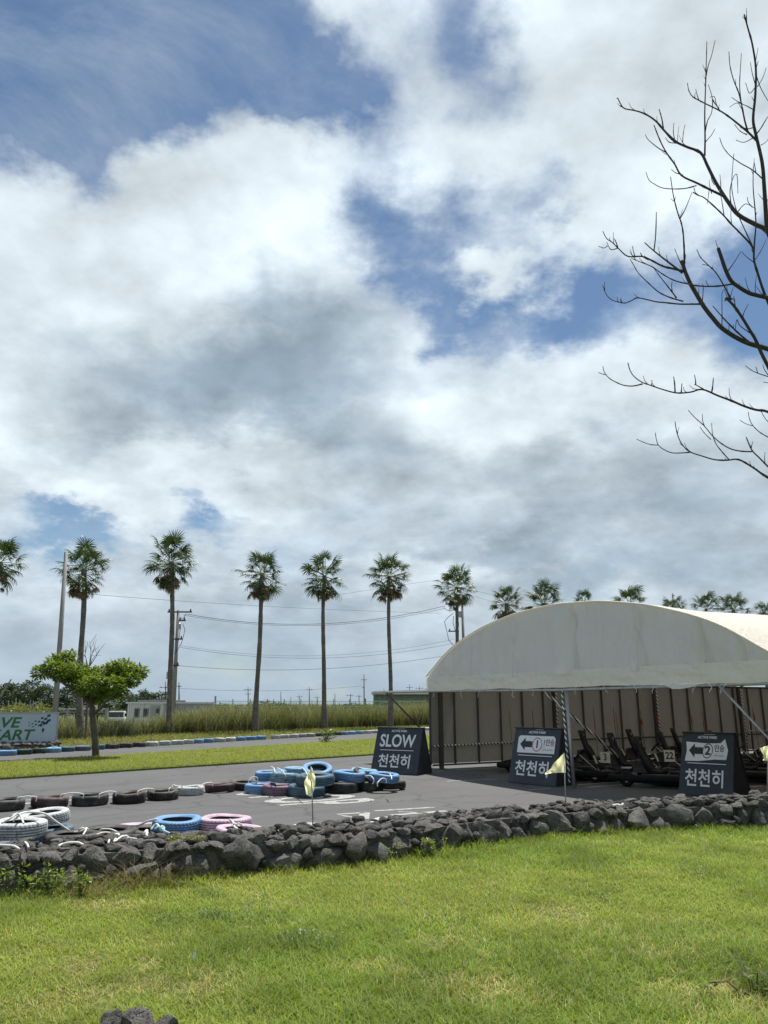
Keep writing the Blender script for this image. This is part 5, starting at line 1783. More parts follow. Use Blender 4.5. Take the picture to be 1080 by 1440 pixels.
BR = [  # start width, end width (photo pixels), points in a 2.058x enlarged crop that starts at x = 820
    (12, 3.0, [(590, 800), (560, 715), (535, 670), (528, 600), (524, 540), (518, 470), (500, 390), (492, 345), (498, 280), (500, 200), (490, 130), (478, 85), (466, 42)]),
    (12, 2.2, [(600, 730), (535, 668), (500, 650), (450, 622), (420, 585), (385, 530), (360, 480), (340, 442), (300, 425), (265, 408), (235, 378), (210, 350), (180, 330), (150, 320), (120, 314), (108, 300), (100, 283)]),
    (4.2, 1.6, [(352, 450), (353, 400), (352, 330), (355, 230), (357, 165), (358, 120)]),
    (2.6, 1.3, [(355, 225), (362, 190), (372, 160), (382, 116)]),
    (2.4, 1.2, [(353, 385), (360, 350), (372, 325), (374, 285), (362, 245)]),
    (3, 1.3, [(374, 288), (382, 300), (390, 312)]),
    (5, 1.6, [(505, 410), (480, 385), (460, 368), (425, 340), (395, 320), (350, 298), (318, 280), (306, 262), (302, 240)]),
    (2.2, 1.2, [(335, 290), (330, 275), (326, 258)]), (2.2, 1.1, [(395, 322), (385, 300), (380, 280), (366, 282)]),
    (5.5, 2, [(412, 570), (370, 550), (330, 530), (285, 508), (265, 475), (240, 440), (222, 405), (205, 362)]),
    (2.6, 1.3, [(242, 442), (220, 430), (198, 413), (185, 400), (180, 389)]),
    (2.6, 1.3, [(328, 537), (290, 546), (235, 545), (205, 532), (190, 520), (182, 498)]),
    (3, 1.3, [(300, 426), (275, 415), (250, 412), (238, 398)]), (2, 1.1, [(288, 412), (290, 385), (295, 360)]), (2, 1.1, [(265, 405), (261, 380), (263, 355)]),
    (3.4, 1.6, [(232, 372), (228, 345), (220, 316)]), (2.2, 1.2, [(284, 505), (268, 500), (255, 490)]),
    (3.2, 2, [(342, 445), (330, 435), (322, 432)]), (2.2, 1.1, [(355, 410), (372, 390), (382, 372)]),
    (6.5, 2, [(560, 930), (525, 850), (505, 790), (495, 755), (490, 715), (455, 675), (430, 650), (408, 625), (380, 598), (350, 572), (332, 565), (318, 556)]),
    (4, 1.6, [(494, 745), (496, 700), (500, 650), (497, 600), (492, 540), (493, 480)]),
    (2.6, 1.2, [(490, 712), (468, 665), (448, 620), (435, 575), (430, 530), (436, 445)]), (2.2, 1.1, [(446, 615), (470, 590), (500, 605)]),
    (3.2, 1.4, [(522, 520), (490, 492), (455, 472), (425, 450), (405, 425), (395, 398)]), (2.2, 1.2, [(500, 500), (497, 480), (495, 470)]),
    (2.2, 1.1, [(408, 625), (402, 585), (395, 550)]), (2.2, 1.1, [(495, 755), (512, 730), (532, 690)]), (2, 1.1, [(495, 760), (475, 745), (458, 728)]),
    (10, 7, [(620, 920), (560, 870), (535, 862), (505, 855), (480, 848), (450, 830), (428, 812), (412, 780), (400, 745), (391, 718)]),
    (2.4, 1.2, [(415, 790), (440, 755), (456, 728)]),
    (11, 8, [(640, 1060), (580, 1030), (535, 1010), (500, 1000), (470, 990), (435, 972), (400, 948), (375, 920), (350, 888), (330, 855), (310, 820), (295, 785), (286, 755)]),
    (4.2, 1.7, [(292, 775), (293, 740), (290, 680), (284, 645), (275, 620), (262, 570), (253, 512)]),
    (2.4, 1.1, [(281, 632), (298, 600), (315, 556)]), (2.2, 1.1, [(285, 768), (275, 745), (265, 720)]),
    (5, 1.6, [(292, 785), (262, 778), (230, 770), (195, 752), (170, 742), (130, 742), (105, 722), (85, 702), (68, 690), (57, 669)]),
    (3, 1.3, [(100, 715), (95, 700), (90, 690)]), (2.0, 1.1, [(70, 712), (60, 718), (44, 712)]), (2.5, 1.1, [(100, 718), (80, 722), (68, 700)]),
    (5, 2, [(288, 790), (255, 765), (225, 742), (200, 722), (178, 702)]),
    (2.8, 1.5, [(205, 725), (210, 680), (212, 614)]), (3, 1.8, [(190, 752), (172, 742), (166, 732)]), (2.2, 1.1, [(150, 742), (145, 725), (143, 712)]),
    (3.8, 1.5, [(432, 822), (390, 828), (340, 828), (295, 820), (260, 810), (225, 790), (200, 772), (170, 760), (140, 748)]),
    (4.2, 1.4, [(352, 880), (320, 880), (280, 880), (240, 876), (210, 873), (160, 862), (140, 870), (120, 877), (98, 873), (80, 866), (66, 850), (57, 826)]),
    (3.2, 1.4, [(290, 872), (255, 862), (220, 846), (190, 820), (160, 790), (145, 765), (136, 750)]),
    (3, 1.4, [(270, 862), (250, 835), (230, 810), (215, 790), (205, 776)]), (2.2, 1.2, [(258, 845), (256, 825), (258, 815)]), (2.2, 1.1, [(345, 870), (347, 850), (348, 830)]),
    (8.5, 5, [(600, 1180), (560, 1110), (535, 1060), (515, 1020), (500, 985), (482, 955), (462, 922), (440, 890), (425, 873), (412, 862)]),
    (3.2, 1.6, [(410, 870), (425, 862), (440, 870)]), (2.2, 1.2, [(440, 885), (438, 870), (436, 858)]),
    (2.6, 1.2, [(470, 935), (462, 915), (478, 880)]), (2.4, 1.2, [(490, 968), (470, 955), (452, 940), (445, 925), (440, 955)]),
    (4.2, 1.6, [(480, 990), (445, 960), (410, 925), (375, 885), (430, 870)][0:4]),
    (3.6, 1.5, [(428, 868), (412, 835), (385, 790), (360, 765), (340, 745), (329, 722)]), (2.2, 1.1, [(402, 950), (402, 905), (402, 850), (408, 838)]),
    (2.4, 1.2, [(385, 790), (372, 775), (360, 768), (345, 765)]),
    (6, 1.7, [(590, 1225), (535, 1192), (500, 1186), (465, 1175), (430, 1160), (390, 1145), (345, 1127), (310, 1135), (270, 1137), (230, 1127), (195, 1115), (170, 1106), (148, 1090), (136, 1072), (130, 1050)]),
    (3, 1.4, [(172, 1111), (145, 1117), (118, 1115), (95, 1106), (75, 1094), (62, 1078), (57, 1060)]), (1.9, 1, [(68, 1085), (55, 1082), (44, 1078)]),
    (3.2, 1.6, [(266, 1135), (265, 1112), (262, 1090)]), (2.6, 1.3, [(284, 1136), (285, 1122), (286, 1110)]), (3, 1.4, [(372, 1136), (375, 1118), (377, 1093)]), (2.8, 1.5, [(348, 1126), (334, 1118), (322, 1112)]), (2.4, 1.3, [(326, 1114), (325, 1098), (322, 1085)]), (2, 1.2, [(198, 1115), (199, 1106), (199, 1100)]),
    (5, 1.6, [(600, 1410), (535, 1382), (490, 1352), (450, 1330), (415, 1332), (380, 1330), (345, 1320), (310, 1308), (292, 1293), (280, 1275), (271, 1250), (266, 1220)]),
    (2.6, 1.2, [(308, 1309), (280, 1311), (255, 1310), (232, 1300), (218, 1288), (212, 1272), (209, 1252)]), (2, 1, [(216, 1288), (198, 1287), (180, 1282), (155, 1271)]),
    (3, 1.3, [(488, 1307), (460, 1306), (430, 1300), (402, 1285), (375, 1262), (350, 1232), (325, 1210), (304, 1187)]),
    (2.6, 1.1, [(422, 1330), (400, 1305), (385, 1285), (375, 1258), (372, 1224)]), (2, 1, [(352, 1235), (346, 1218), (345, 1198)]), (1.8, .9, [(370, 1272), (350, 1252), (338, 1235)]),
    (4.5, 2, [(590, 1400), (535, 1350), (510, 1325), (490, 1305), (480, 1285), (472, 1265)]),
    (2.6, 1.1, [(570, 1285), (535, 1265), (510, 1250), (490, 1230), (481, 1210), (478, 1192)]), (1.6, .8, [(490, 1232), (470, 1226), (454, 1216)]), (2, 1, [(560, 1240), (530, 1215), (514, 1188)]),
    (2.8, 1.2, [(570, 1105), (535, 1090), (505, 1080), (485, 1070), (470, 1058)]), (2, 1, [(535, 1085), (525, 1070), (520, 1055)]), (1.6, .9, [(545, 1112), (535, 1108), (522, 1106)]), (2, 1, [(505, 1080), (502, 1068), (500, 1062)]),
    (4, 1.4, [(478, 385), (468, 350), (460, 310), (450, 268), (435, 230), (425, 190), (422, 150)]), (3, 1.2, [(466, 340), (458, 300), (453, 250), (455, 200), (458, 154)]),
    (2.2, 1.1, [(497, 320), (470, 305), (445, 298), (424, 310)]), (2, 1, [(460, 300), (445, 292), (430, 282)]), (2.2, 1.1, [(500, 250), (482, 270), (472, 245), (470, 240)]),
    (2.4, 1.2, [(500, 215), (512, 250), (525, 275), (540, 300)]), (2.2, 1.1, [(505, 250), (520, 225), (530, 196)]), (2.2, 1.1, [(500, 250), (490, 215), (484, 180)]),
    (3.2, 1.4, [(500, 390), (515, 370), (530, 345), (548, 320)]), (2.4, 1.2, [(490, 370), (470, 372), (440, 355)]), (2.2, 1, [(475, 390), (455, 380), (438, 360)]), (2.2, 1.1, [(490, 400), (465, 412), (442, 405)]),
    (2.4, 1.2, [(498, 205), (503, 190), (507, 176)]), (2, 1, [(515, 420), (530, 410), (540, 395)]),
    (2.2, 1.1, [(428, 590), (425, 555), (432, 520), (445, 505), (448, 560)]), (2.2, 1.1, [(490, 600), (478, 585), (475, 570)]), (2, 1, [(372, 560), (366, 545), (360, 590)]), (2, 1, [(380, 535), (372, 520), (370, 500)]), (2, 1, [(400, 560), (398, 530), (396, 505)]),
]


def build_bare_tree():
    D0 = 6.6
    trunk_px = [(1290, 1330), (1286, 1150), (1275, 950), (1265, 760), (1240, 560), (1215, 400), (1190, 250), (1180, 120)]
    base = gp(1290, 1262)
    base = Vector((base.x, base.y, 0))
    D0 = base.y
    t = thing('bare_tree', 'leafless tree whose dark branches reach in from the right', 'tree', base)
    # trunk just outside the frame, forking upwards
    tr = [Vector((0, 0, -.1))]
    for (x, y) in trunk_px[1:]:
        tr.append(dp(x, y, D0) - base)
    MB().tube(tr, [.15, .13, .12, .11, .095, .08, .06, .04], 12).build('trunk', MT['barebark'], t, True)
    placed = []     # (px, py, depth)
    for i, p in enumerate(tr[1:]):
        x, y = trunk_px[i + 1]; placed.append((x, y, D0, i))
    r = random.Random(11)
    spurs = []
    for bi, (w0, w1, pts) in enumerate(BR):
        P = [(820 + x / 2.058, y / 2.058) for x, y in pts]
        # smooth the traced line
        Q = []
        for i in range(len(P) - 1):
            a = P[max(0, i - 1)]; b = P[i]; c = P[i + 1]; d = P[min(len(P) - 1, i + 2)]
            for k_ in range(4):
                s = k_ / 4
                Q.append(tuple(.5 * (2 * b[j] + (c[j] - a[j]) * s + (2 * a[j] - 5 * b[j] + 4 * c[j] - d[j]) * s * s + (3 * b[j] - a[j] - 3 * c[j] + d[j]) * s ** 3) for j in (0, 1)))
        Q.append(P[-1])
        main = P[0][0] > 1084
        if main:
            near = min((q for q in placed if q[3] < 90), key=lambda q: abs(q[1] - (P[0][1] + 90)) + abs(q[0] - 1240) * .1)
            d_start = D0
        else:
            near = min(placed, key=lambda q: (q[0] - P[0][0]) ** 2 + (q[1] - P[0][1]) ** 2)
            d_start = near[2]
        Ltot = sum(sqrt((a[0] - b[0]) ** 2 + (a[1] - b[1]) ** 2) for a, b in zip(Q, Q[1:]))
        dd = r.uniform(-1, 1) * min(1.3, Ltot / 230.0) * (1.1 if main else .7)
        pts3 = []; rad = []
        acc = 0
        for i, q in enumerate(Q):
            if i: acc += sqrt((q[0] - Q[i - 1][0]) ** 2 + (q[1] - Q[i - 1][1]) ** 2)
            s = acc / max(1, Ltot)
            dep = d_start + dd * s
            pts3.append(dp(q[0], q[1], dep) - base)
            wpx = (w0 + (w1 - w0) * s ** .8)
            if r.random() < .16 and wpx < 6: wpx *= 1.25
            rad.append(max(.0032, wpx / 2 / 1.12 * dep / F * .85))
            if q[0] < 1100: placed.append((q[0], q[1], dep, 99))
        if main:
            j = min(range(1, len(tr)), key=lambda j: abs(trunk_px[j][1] - (P[0][1] + 110)))
            a = tr[j]
            pts3 = [a, a.lerp(pts3[0], .5) + Vector((0, 0, -.05))] + pts3
            rad = [rad[0] * 1.25, rad[0] * 1.12] + rad
        if w0 > 3.5:
            # fine spurs along the wood
            for q_ in range(int(Ltot / 26)):
                i_ = r.randrange(2 if main else 1, len(pts3) - 1)
                p_ = pts3[i_]; t_ = (pts3[i_ + 1] - p_).normalized()
                o_ = (t_ * .5 + Vector((r.uniform(-.6, .5), r.uniform(-.8, .8), r.uniform(.2, 1)))).normalized()
                L_ = r.uniform(.05, .17) if w0 > 6 else r.uniform(.03, .11)
                spurs.append([p_, p_ + o_ * L_ * .5 + t_ * .01, p_ + o_ * L_ + Vector((0, 0, L_ * .25))])
        MB().tube(pts3, rad, 8 if w0 > 3.5 else 6).build('branch' if w0 > 3.5 else 'twig', MT['barebark'], t, True)
    for pts in spurs:
        MB().tube(pts, [.0042, .0034, .0022], 5).build('twig', MT['barebark'], t, True)


build_bare_tree()

# ------------------------------------------------------------------ utility poles and wires


def utility_pole(px_t, py_t, px_b, dist, label, arms=(), r0=.17, r1=.10, boxes=(), mat='concrete', n=14):
    top = dp(px_t, py_t, dist); b = dp(px_b, 1010, dist); base = Vector((b.x, dist, fall(b.x, dist)))
    t = thing('utility_pole', label, 'utility pole', base)
    T = top - base
    MB().tube([Vector((0, 0, -.1)), T * .5, T], [r0, (r0 + r1) / 2, r1], n).build('pole', MT[mat], t, True)
    for (py, x0, x1) in arms:
        z = (dp(px_t, py, dist) - base).z
        a = T * (z / T.z)
        k = dist / F
        MB().box((a.x + (x0 + x1) / 2 * k, a.y - r0 - .02, z), (abs(x1 - x0) * k, .09, .09)).build('crossarm', MT['darksteel'], t)
        for x in ((x0 + 2) * k, (x1 - 2) * k) if abs(x1 - x0) > 8 else ():
            MB().lathe([(.0, .04), (.04, .04), (.06, .09), (.035, .12), (.055, .17), (.03, .21), (0, .22)], 8, Matrix.Translation((a.x + x, a.y - r0 - .02, z))).build('insulator', MT['darksteel'], t)
    for (px, py, wpx, hpx) in boxes:
        c = dp(px, py, dist - .1) - base; k = dist / F
        b = MB(); b.cyl(c - Vector((0, 0, hpx * k / 2)), c + Vector((0, 0, hpx * k / 2)), wpx * k / 2, n=12)
        b.cyl(c + Vector((0, 0, hpx * k / 2)), c + Vector((0, 0, hpx * k / 2 + .08)), wpx * k / 2 * .8, wpx * k * .1, n=12)
        b.build('transformer', MT['steel'], t)
    return t


def sag_wire(label, pts, dist0, dist1, r=.012, group='power lines behind the palms'):
    """wire hung through photo points, depth changing evenly from dist0 to dist1"""
    n = 26; out = []
    x0, x1 = pts[0][0], pts[-1][0]
    c = np.polyfit([p[0] for p in pts], [p[1] for p in pts], min(2, len(pts) - 1))
    for i in range(n + 1):
        x = x0 + (x1 - x0) * i / n
        out.append(dp(x, float(np.polyval(c, x)), dist0 + (dist1 - dist0) * i / n))
    o = MB().tube(out, r, 5).build('power_line', MT['wire'])
    return tag(o, label, 'cable', group)


utility_pole(93, 776, 78, 35, 'bare concrete pole close left of the second palm', r0=.135, r1=.08)
up = utility_pole(251, 858, 243, 52, 'utility pole with crossarms half hidden behind the tall palm', ((861, -14, 20), (873, 2, 12), (899, -6, 9), (936, -6, 6)), boxes=((252, 881, 5, 7), (236, 950, 4, 9)))
k = 52 / F
c0 = up.location
for i, P in enumerate(([(252, 868), (257, 871), (260, 866), (261, 863)], [(257, 877), (260, 885), (258, 895), (255, 905), (246, 920)], [(254, 880), (252, 897), (249, 908), (247, 918)])):
    MB().tube([dp(x, y, 51.6) - c0 for x, y in P], .02, 5).build('jumper_cable', MT['wire'], up, True)
up = utility_pole(650, 846, 655, 64, 'utility pole with hanging cables behind the palm at the left tent slope', ((850, -24, 4), (848, -18, -2), (888, -21, -6)), boxes=((648, 864, 7, 8), (643, 878, 5, 6)))
c0 = up.location
for P in ([(638, 862), (630, 868), (625, 874), (628, 886), (631, 900), (641, 912)], [(638, 866), (637, 875), (640, 887)], [(624, 854), (628, 858), (634, 859), (641, 857)], [(636, 855), (638, 858), (641, 857)]):
    MB().tube([dp(x, y, 63.4) - c0 for x, y in P], .024, 5).build('jumper_cable', MT['wire'], up, True)

sag_wire('upper thin cable from the concrete pole across to the right', [(90, 833), (240, 843), (460, 858), (620, 862)], 35, 64, .009)
sag_wire('heavy cable sagging between the crossarms of two poles', [(262, 863), (300, 870), (450, 877), (560, 866), (626, 852)], 52, 64, .020)
sag_wire('second heavy cable just below the first crossarm cable', [(258, 865), (300, 871.5), (450, 879), (560, 869), (626, 855)], 52, 64, .014)
sag_wire('middle cable between the two poles', [(254, 910), (350, 923), (450, 926), (560, 916), (640, 905)], 52, 64, .012)
sag_wire('cable just above the lower middle one', [(254, 908), (350, 919), (450, 923), (560, 912), (640, 899)], 52, 64, .009)
sag_wire('lowest cable running towards the tent roof', [(247, 936), (350, 941), (450, 941), (560, 932), (630, 921)], 52, 64, .014)
sag_wire('distant cable low over the reeds', [(250, 968), (350, 970), (420, 972), (512, 964)], 90, 120, .016)
sag_wire('faint high cable rising right of the sixth palm', [(440, 842), (550, 825), (640, 812)], 90, 110, .014)
sag_wire('thin cable between palm crowns above the tent slope', [(660, 828), (700, 838), (760, 846)], 64, 90, .012)
sag_wire('lower thin cable above the left tent slope', [(660, 836), (690, 845), (730, 852)], 64, 90, .012)

# distant poles over the reeds
FARP = [(512, 948, 150, ((956, -4, 4), (967, -3, 1))), (435, 966, 190, ((970, -5, 5),)), (349, 966, 170, ((970, -6, 5), (976, -4, 4))), (505, 977, 190, ((979, -4, 4),)), (493, 975, 210, ((978, -6, 4),)),
        (471, 975, 200, ()), (446, 978, 230, ((981, -4, 4),)), (421, 977, 230, ((980, -4, 5),)), (409, 980, 230, ()), (395, 972, 210, ()), (576, 962, 220, ((967, -5, 5),)), (590, 965, 220, ((968, -6, 6),)),
        (252, 959, 120, ((965, -4, 4),)), (245, 962, 125, ((967, -3, 3),)), (233, 958, 130, ((967, -8, 3),)), (946, 834, 110, ((838, -2, 2),)), (540, 968, 210, ()), (602, 966, 200, ((969, -5, 4),))]
for i, (x, y, d, arms) in enumerate(FARP):
    lab = {512: 'tallest thin distant pole left of the green shed', 946: 'thin distant pole tip above the tent roof', 252: 'distant pole right of the tall palm above the prefab hut',
           245: 'thin distant pole close to the tall palm trunk', 233: 'distant pole with long arm left of the tall palm', 576: 'distant pole over the green shed roof', 590: 'distant pole beside the tent edge over the shed', 602: 'distant pole right at the tent corner',
           349: 'distant pole left of the leaning palm', 395: 'thin pole right of the leaning palm', 435: 'distant pole with single arm left of the curved palm', 446: 'short distant pole touching the curved palm trunk', 540: 'bare thin pole beside the straight palm'}.get(x, '%s faint pole from the left on the horizon over the reeds' % ORD[i])
    utility_pole(x, y, x, d, lab, arms, .16, .11, mat='concrete', n=6)

# ------------------------------------------------------------------ shed, prefab hut, truck, fences


def build_far():
    # green shed behind the reeds
    D = 80
    a = dp(527, 1000, D); b = dp(660, 1000, D)
    gz = fall(a.x, D)
    top = dp(560, 977, D).z
    t = thing('shed', 'grey green corrugated shed with white roof edge behind reeds', 'shed', (a.x, D, gz))
    w = b.x - a.x; h = top - gz
    n = int(w / .5)
    MB().box((w / 2, 3, h / 2), (w - .1, 6, h)).build('wall', MT['shed'], t)
    for i in range(n + 1):
        MB().box((i * w / n, -.045, h / 2), (.30, .04, h)).build('wall_sheet', MT['shed'], t)
    b_ = MB(); b_.box((w / 2, 2.9, h + .17), (w + .7, 7, .26)); b_.build('roof', MT['roofwhite'], t)
    for x in (.9, 3.3):
        f = MB().box((x, -.09, h * .62), (.8, .05, .9)).build('window', MT['steel'], t); MB().box((x, -.125, h * .62), (.66, .02, .76)).build('pane', MT['glass'], f)
    # white prefab hut
    D = 58
    c = dp(229, 1000, D)
    gz = fall(c.x, D)
    top = dp(229, 989, D).z
    t = thing('prefab_hut', 'white flat roofed prefab hut with windows behind the reeds', 'building', (c.x, D, gz), radians(-28))
    h = top - gz
    wl = 3.6; wr = 5.6
    MB().box((-wl / 2, wr / 2, h / 2), (wl, wr, h)).build('wall', MT['prefab'], t)
    for i in range(16):      # ribbed sheets of the white front
        MB().box((-wl + .15 + i * (wl - .3) / 15, -.02, h / 2), (.13, .03, h - .02)).build('front_rib', MT['prefab'], t)
    for i in range(20):      # grey side
        MB().box((.02, .2 + i * (wr - .4) / 19, h / 2), (.04, .24, h - .02)).build('side_sheet', MT['prefabgrey'], t)
    MB().box((-wl / 2, wr / 2, h + .04), (wl + .24, wr + .24, .12)).build('roof', MT['roofwhite'], t)
    for (x, z, ww, hh) in ((-2.55, h * .72, .52, .70), (-1.65, h * .72, .52, .70)):
        f = MB().box((x, -.05, z), (ww, .05, hh)).build('window', MT['prefabgrey'], t)
        MB().box((x, -.082, z), (ww - .12, .02, hh - .12)).build('pane', MT['glass'], f)
    d_ = MB().box((-.75, -.05, h * .5), (.95, .05, h * .86)).build('door', MT['prefabgrey'], t); MB().box((-.45, -.085, h * .78), (.28, .02, .34)).build('pane', MT['glass'], d_)
    t2 = thing('site_container', 'low grey container roof seen above the prefab hut', 'container', (dp(212, 1000, 66).x, 66, fall(dp(212, 1000, 66).x, 66)), radians(-28))
    hh = dp(210, 984.5, 66).z - fall(dp(212, 1000, 66).x, 66)
    MB().box((0, 1.2, hh / 2), (3.2, 2.4, hh)).build('body', MT['prefabgrey'], t2, bevel=.02)
    for i in range(12):
        MB().box((-1.5 + i * .272, -.02, hh / 2), (.13, .05, hh - .1)).build('corrugation', MT['prefabgrey'], t2)
    # parked white truck, nose towards the track
    D = 74
    c = dp(163, 1000, D)
    t = thing('parked_truck', 'white light truck mostly hidden by reeds left of the prefab', 'truck', (c.x, D, fall(c.x, D)), radians(10))
    z0 = 1.25; z1 = 1.95
    b_ = MB(); b_.box((0, .8, z0 - .35), (1.55, 1.7, .9)); b_.box((0, .95, (z0 + z1) / 2 + .02), (1.5, 1.3, z1 - z0 - .06), taper=.93); b_.build('cab', MT['prefab'], t, bevel=.06)
    MB().box((0, .27, (z0 + z1) / 2), (1.3, .06, (z1 - z0) * .68)).build('windscreen', MT['glass'], t)
    MB().box((0, -.06, z0 - .30), (.9, .05, .22)).build('grille', MT['black'], t)
    for s in (-1, 1):
        MB().box((s * .58, -.06, z0 - .30), (.26, .06, .18)).build('headlight', MT['glass'], t)
        MB().box((s * .86, .2, (z0 + z1) / 2), (.14, .06, .3)).build('mirror', MT['black'], t)
    MB().box((0, 3.1, z0 - .4), (1.6, 2.8, .5)).build('bed', MT['prefab'], t, bevel=.02)
    for s in (-1, 1):
        for y in (.7, 3.4):
            MB().lathe([(.0, -.1), (.32, -.1), (.36, -.06), (.36, .06), (.32, .1), (0, .1)], 18, Matrix.Translation((s * .66, y, .36)) @ Matrix.Rotation(radians(90), 4, 'Y')).build('wheel', MT['rubber'], t)
    # green mesh fence
    A = dp(302, 1000, 66); B = dp(600, 1000, 72)
    t = thing('mesh_fence', 'pale green wire fence behind the reeds', 'fence', (A.x, A.y, fall(A.x, A.y)))
    d = B - A; nP = 13
    for i in range(nP + 1):
        p = d * (i / nP); big = i in (0, 9)
        gz = fall(A.x + p.x, A.y + p.y) - fall(A.x, A.y)
        z = dp(302, 983 if not big else (979 if i == 0 else 982), 68).z - fall(A.x, A.y)
        MB().box((p.x, p.y, z / 2), (.07 if not big else .14, .07, z)).build('post', MT['fencegreen'], t)
    z = dp(302, 986, 68).z - fall(A.x, A.y)
    for q in (z, z - .45, z - .9):
        MB().tube([(0, 0, q), (d.x, d.y, q)], .025, 5).build('rail', MT['fencegreen'], t)
    for i in range(0, 160):
        pass
    m_ = MB()
    for i in range(200):
        p = d * (i / 200); m_.tube([(p.x, p.y + .03, z - 1.2), (p.x, p.y + .03, z)], .006, 3, caps=False)
    o = m_.build('mesh_wire', MT['fencegreen'], t); o['kind'] = 'stuff'
    # pale pipe railing on the left
    A = dp(-80, 1000, 46); B = dp(150, 1000, 49)
    t = thing('pipe_railing', 'grey pipe railing behind the banner and reeds', 'railing', (A.x, A.y, fall(A.x, A.y)))
    d = B - A; z = dp(0, 997.5, 47).z - fall(A.x, A.y)
    for q in (z, z - .18):
        MB().tube([(0, 0, q), (d.x, d.y, q + (0 if q == z else 0))], .05 if q == z else .035, 6).build('rail', MT['rail'], t)
    for i in range(9):
        p = d * (i / 8); MB().box((p.x, p.y, z / 2 + .02), (.16, .14, z + .1)).build('post', MT['rail'], t)
    # slanting white stay at far left
    o = MB().tube([dp(-8, 992, 40), dp(16, 955, 40)], .035, 6).build('guy_pole', MT['rail'])
    tag(o, 'pale slanting pole at the left edge above the banner', 'pole')


build_far()

# ------------------------------------------------------------------ pines and bushes beyond


def pine_crown(seed, kind):
    r = np.random.default_rng(seed)
    cs = []; rd = []
    if kind == 'pine':
        for i in range(26):
            z = r.uniform(.25, 1.0); w = (1.12 - z) * .45 + .08
            a = r.uniform(0, 6.28); q = r.uniform(.2, 1) * w
            cs.append((q * cos(a), q * sin(a), z)); rd.append(r.uniform(.09, .15))
    else:
        for i in range(26):
            a = r.uniform(0, 6.28); q = sqrt(r.uniform(0, 1)) * .5
            cs.append((q * cos(a), q * sin(a), r.uniform(.35, .85) - q * q * .6)); rd.append(r.uniform(.12, .2))
    return leaf_cloud(cs, rd, 1500, .075, [(.065, .095, .045), (.085, .12, .055), (.05, .075, .036)] if kind == 'pine' else [(.055, .085, .03), (.075, .11, .035), (.04, .065, .024)], seed, .6, .2)


CR = {'pine': [pine_crown(i, 'pine') for i in range(4)], 'bush': [pine_crown(10 + i, 'bush') for i in range(3)]}
for k_ in CR:
    for me in CR[k_]: me.materials.append(MT['pine'])
FT = [('pine', -20, 957, 118, 1), ('pine', 2, 960, 112, 1), ('pine', 14, 957, 120, 1), ('pine', 30, 954, 112, 1), ('pine', 46, 952, 118, 1), ('pine', 60, 957, 114, 1), ('pine', 72, 962, 110, 1), ('pine', 84, 964, 122, 1), ('pine', 96, 962, 112, 1),
      ('pine', 110, 966, 118, 1), ('pine', 124, 968, 112, 1), ('pine', 140, 970, 120, 1), ('pine', 155, 968, 115, 1), ('pine', 170, 972, 118, 1), ('pine', 182, 967, 110, 1), ('pine', 194, 969, 116, 1), ('pine', 205, 965, 112, 1), ('pine', 216, 970, 118, 1), ('pine', 228, 968, 116, 1), ('pine', 240, 976, 118, 1),
      ('bush', 262, 984, 120, 1.4), ('bush', 284, 986, 118, 1.6), ('bush', 300, 983.5, 122, 1.6), ('bush', 316, 986, 118, 1.4), ('bush', 340, 987, 124, 1.4), ('bush', 368, 982, 130, 1.4), ('bush', 384, 979.5, 128, 1.2), ('bush', 398, 985, 130, 1.4), ('bush', 428, 988, 140, 1.6),
      ('bush', 452, 987, 140, 1.6), ('bush', 478, 986, 140, 1.6), ('bush', 500, 984, 135, 1.6), ('bush', 520, 986, 140, 1.6), ('bush', 275, 988, 100, 1.4), ('bush', 412, 989, 120, 1.6)]
cn = {'pine': 0, 'bush': 0}
for i, (kd, x, y, d, wf) in enumerate(FT):
    c = dp(x, y + (6 if kd == 'pine' else 0), d); gz = fall(c.x, d); h = c.z - gz
    nm = 'pine_tree' if kd == 'pine' else 'round_tree'
    lab = '%s dark pine from the left in the far windbreak' % ORD[cn[kd]] if kd == 'pine' else '%s low bushy tree from the left on the horizon' % ORD[cn[kd]]
    cn[kd] += 1
    t = thing(nm, lab, 'tree', (c.x, d, gz), random.uniform(0, 6.28), 'far windbreak trees' if kd == 'pine' else 'low trees on the horizon')
    MB().tube([(0, 0, -.2), (0, 0, h * .5), (.1, 0, h * .9)], [.16, .12, .04], 6).build('trunk', MT['treebark'], t)
    o = link('crown', random.choice(CR[kd]), None, t)
    w = h * 1.02 * wf if kd == 'pine' else h * 1.15 * wf
    o.scale = (w, w, h)

# ------------------------------------------------------------------ blades: reeds, lawn, island


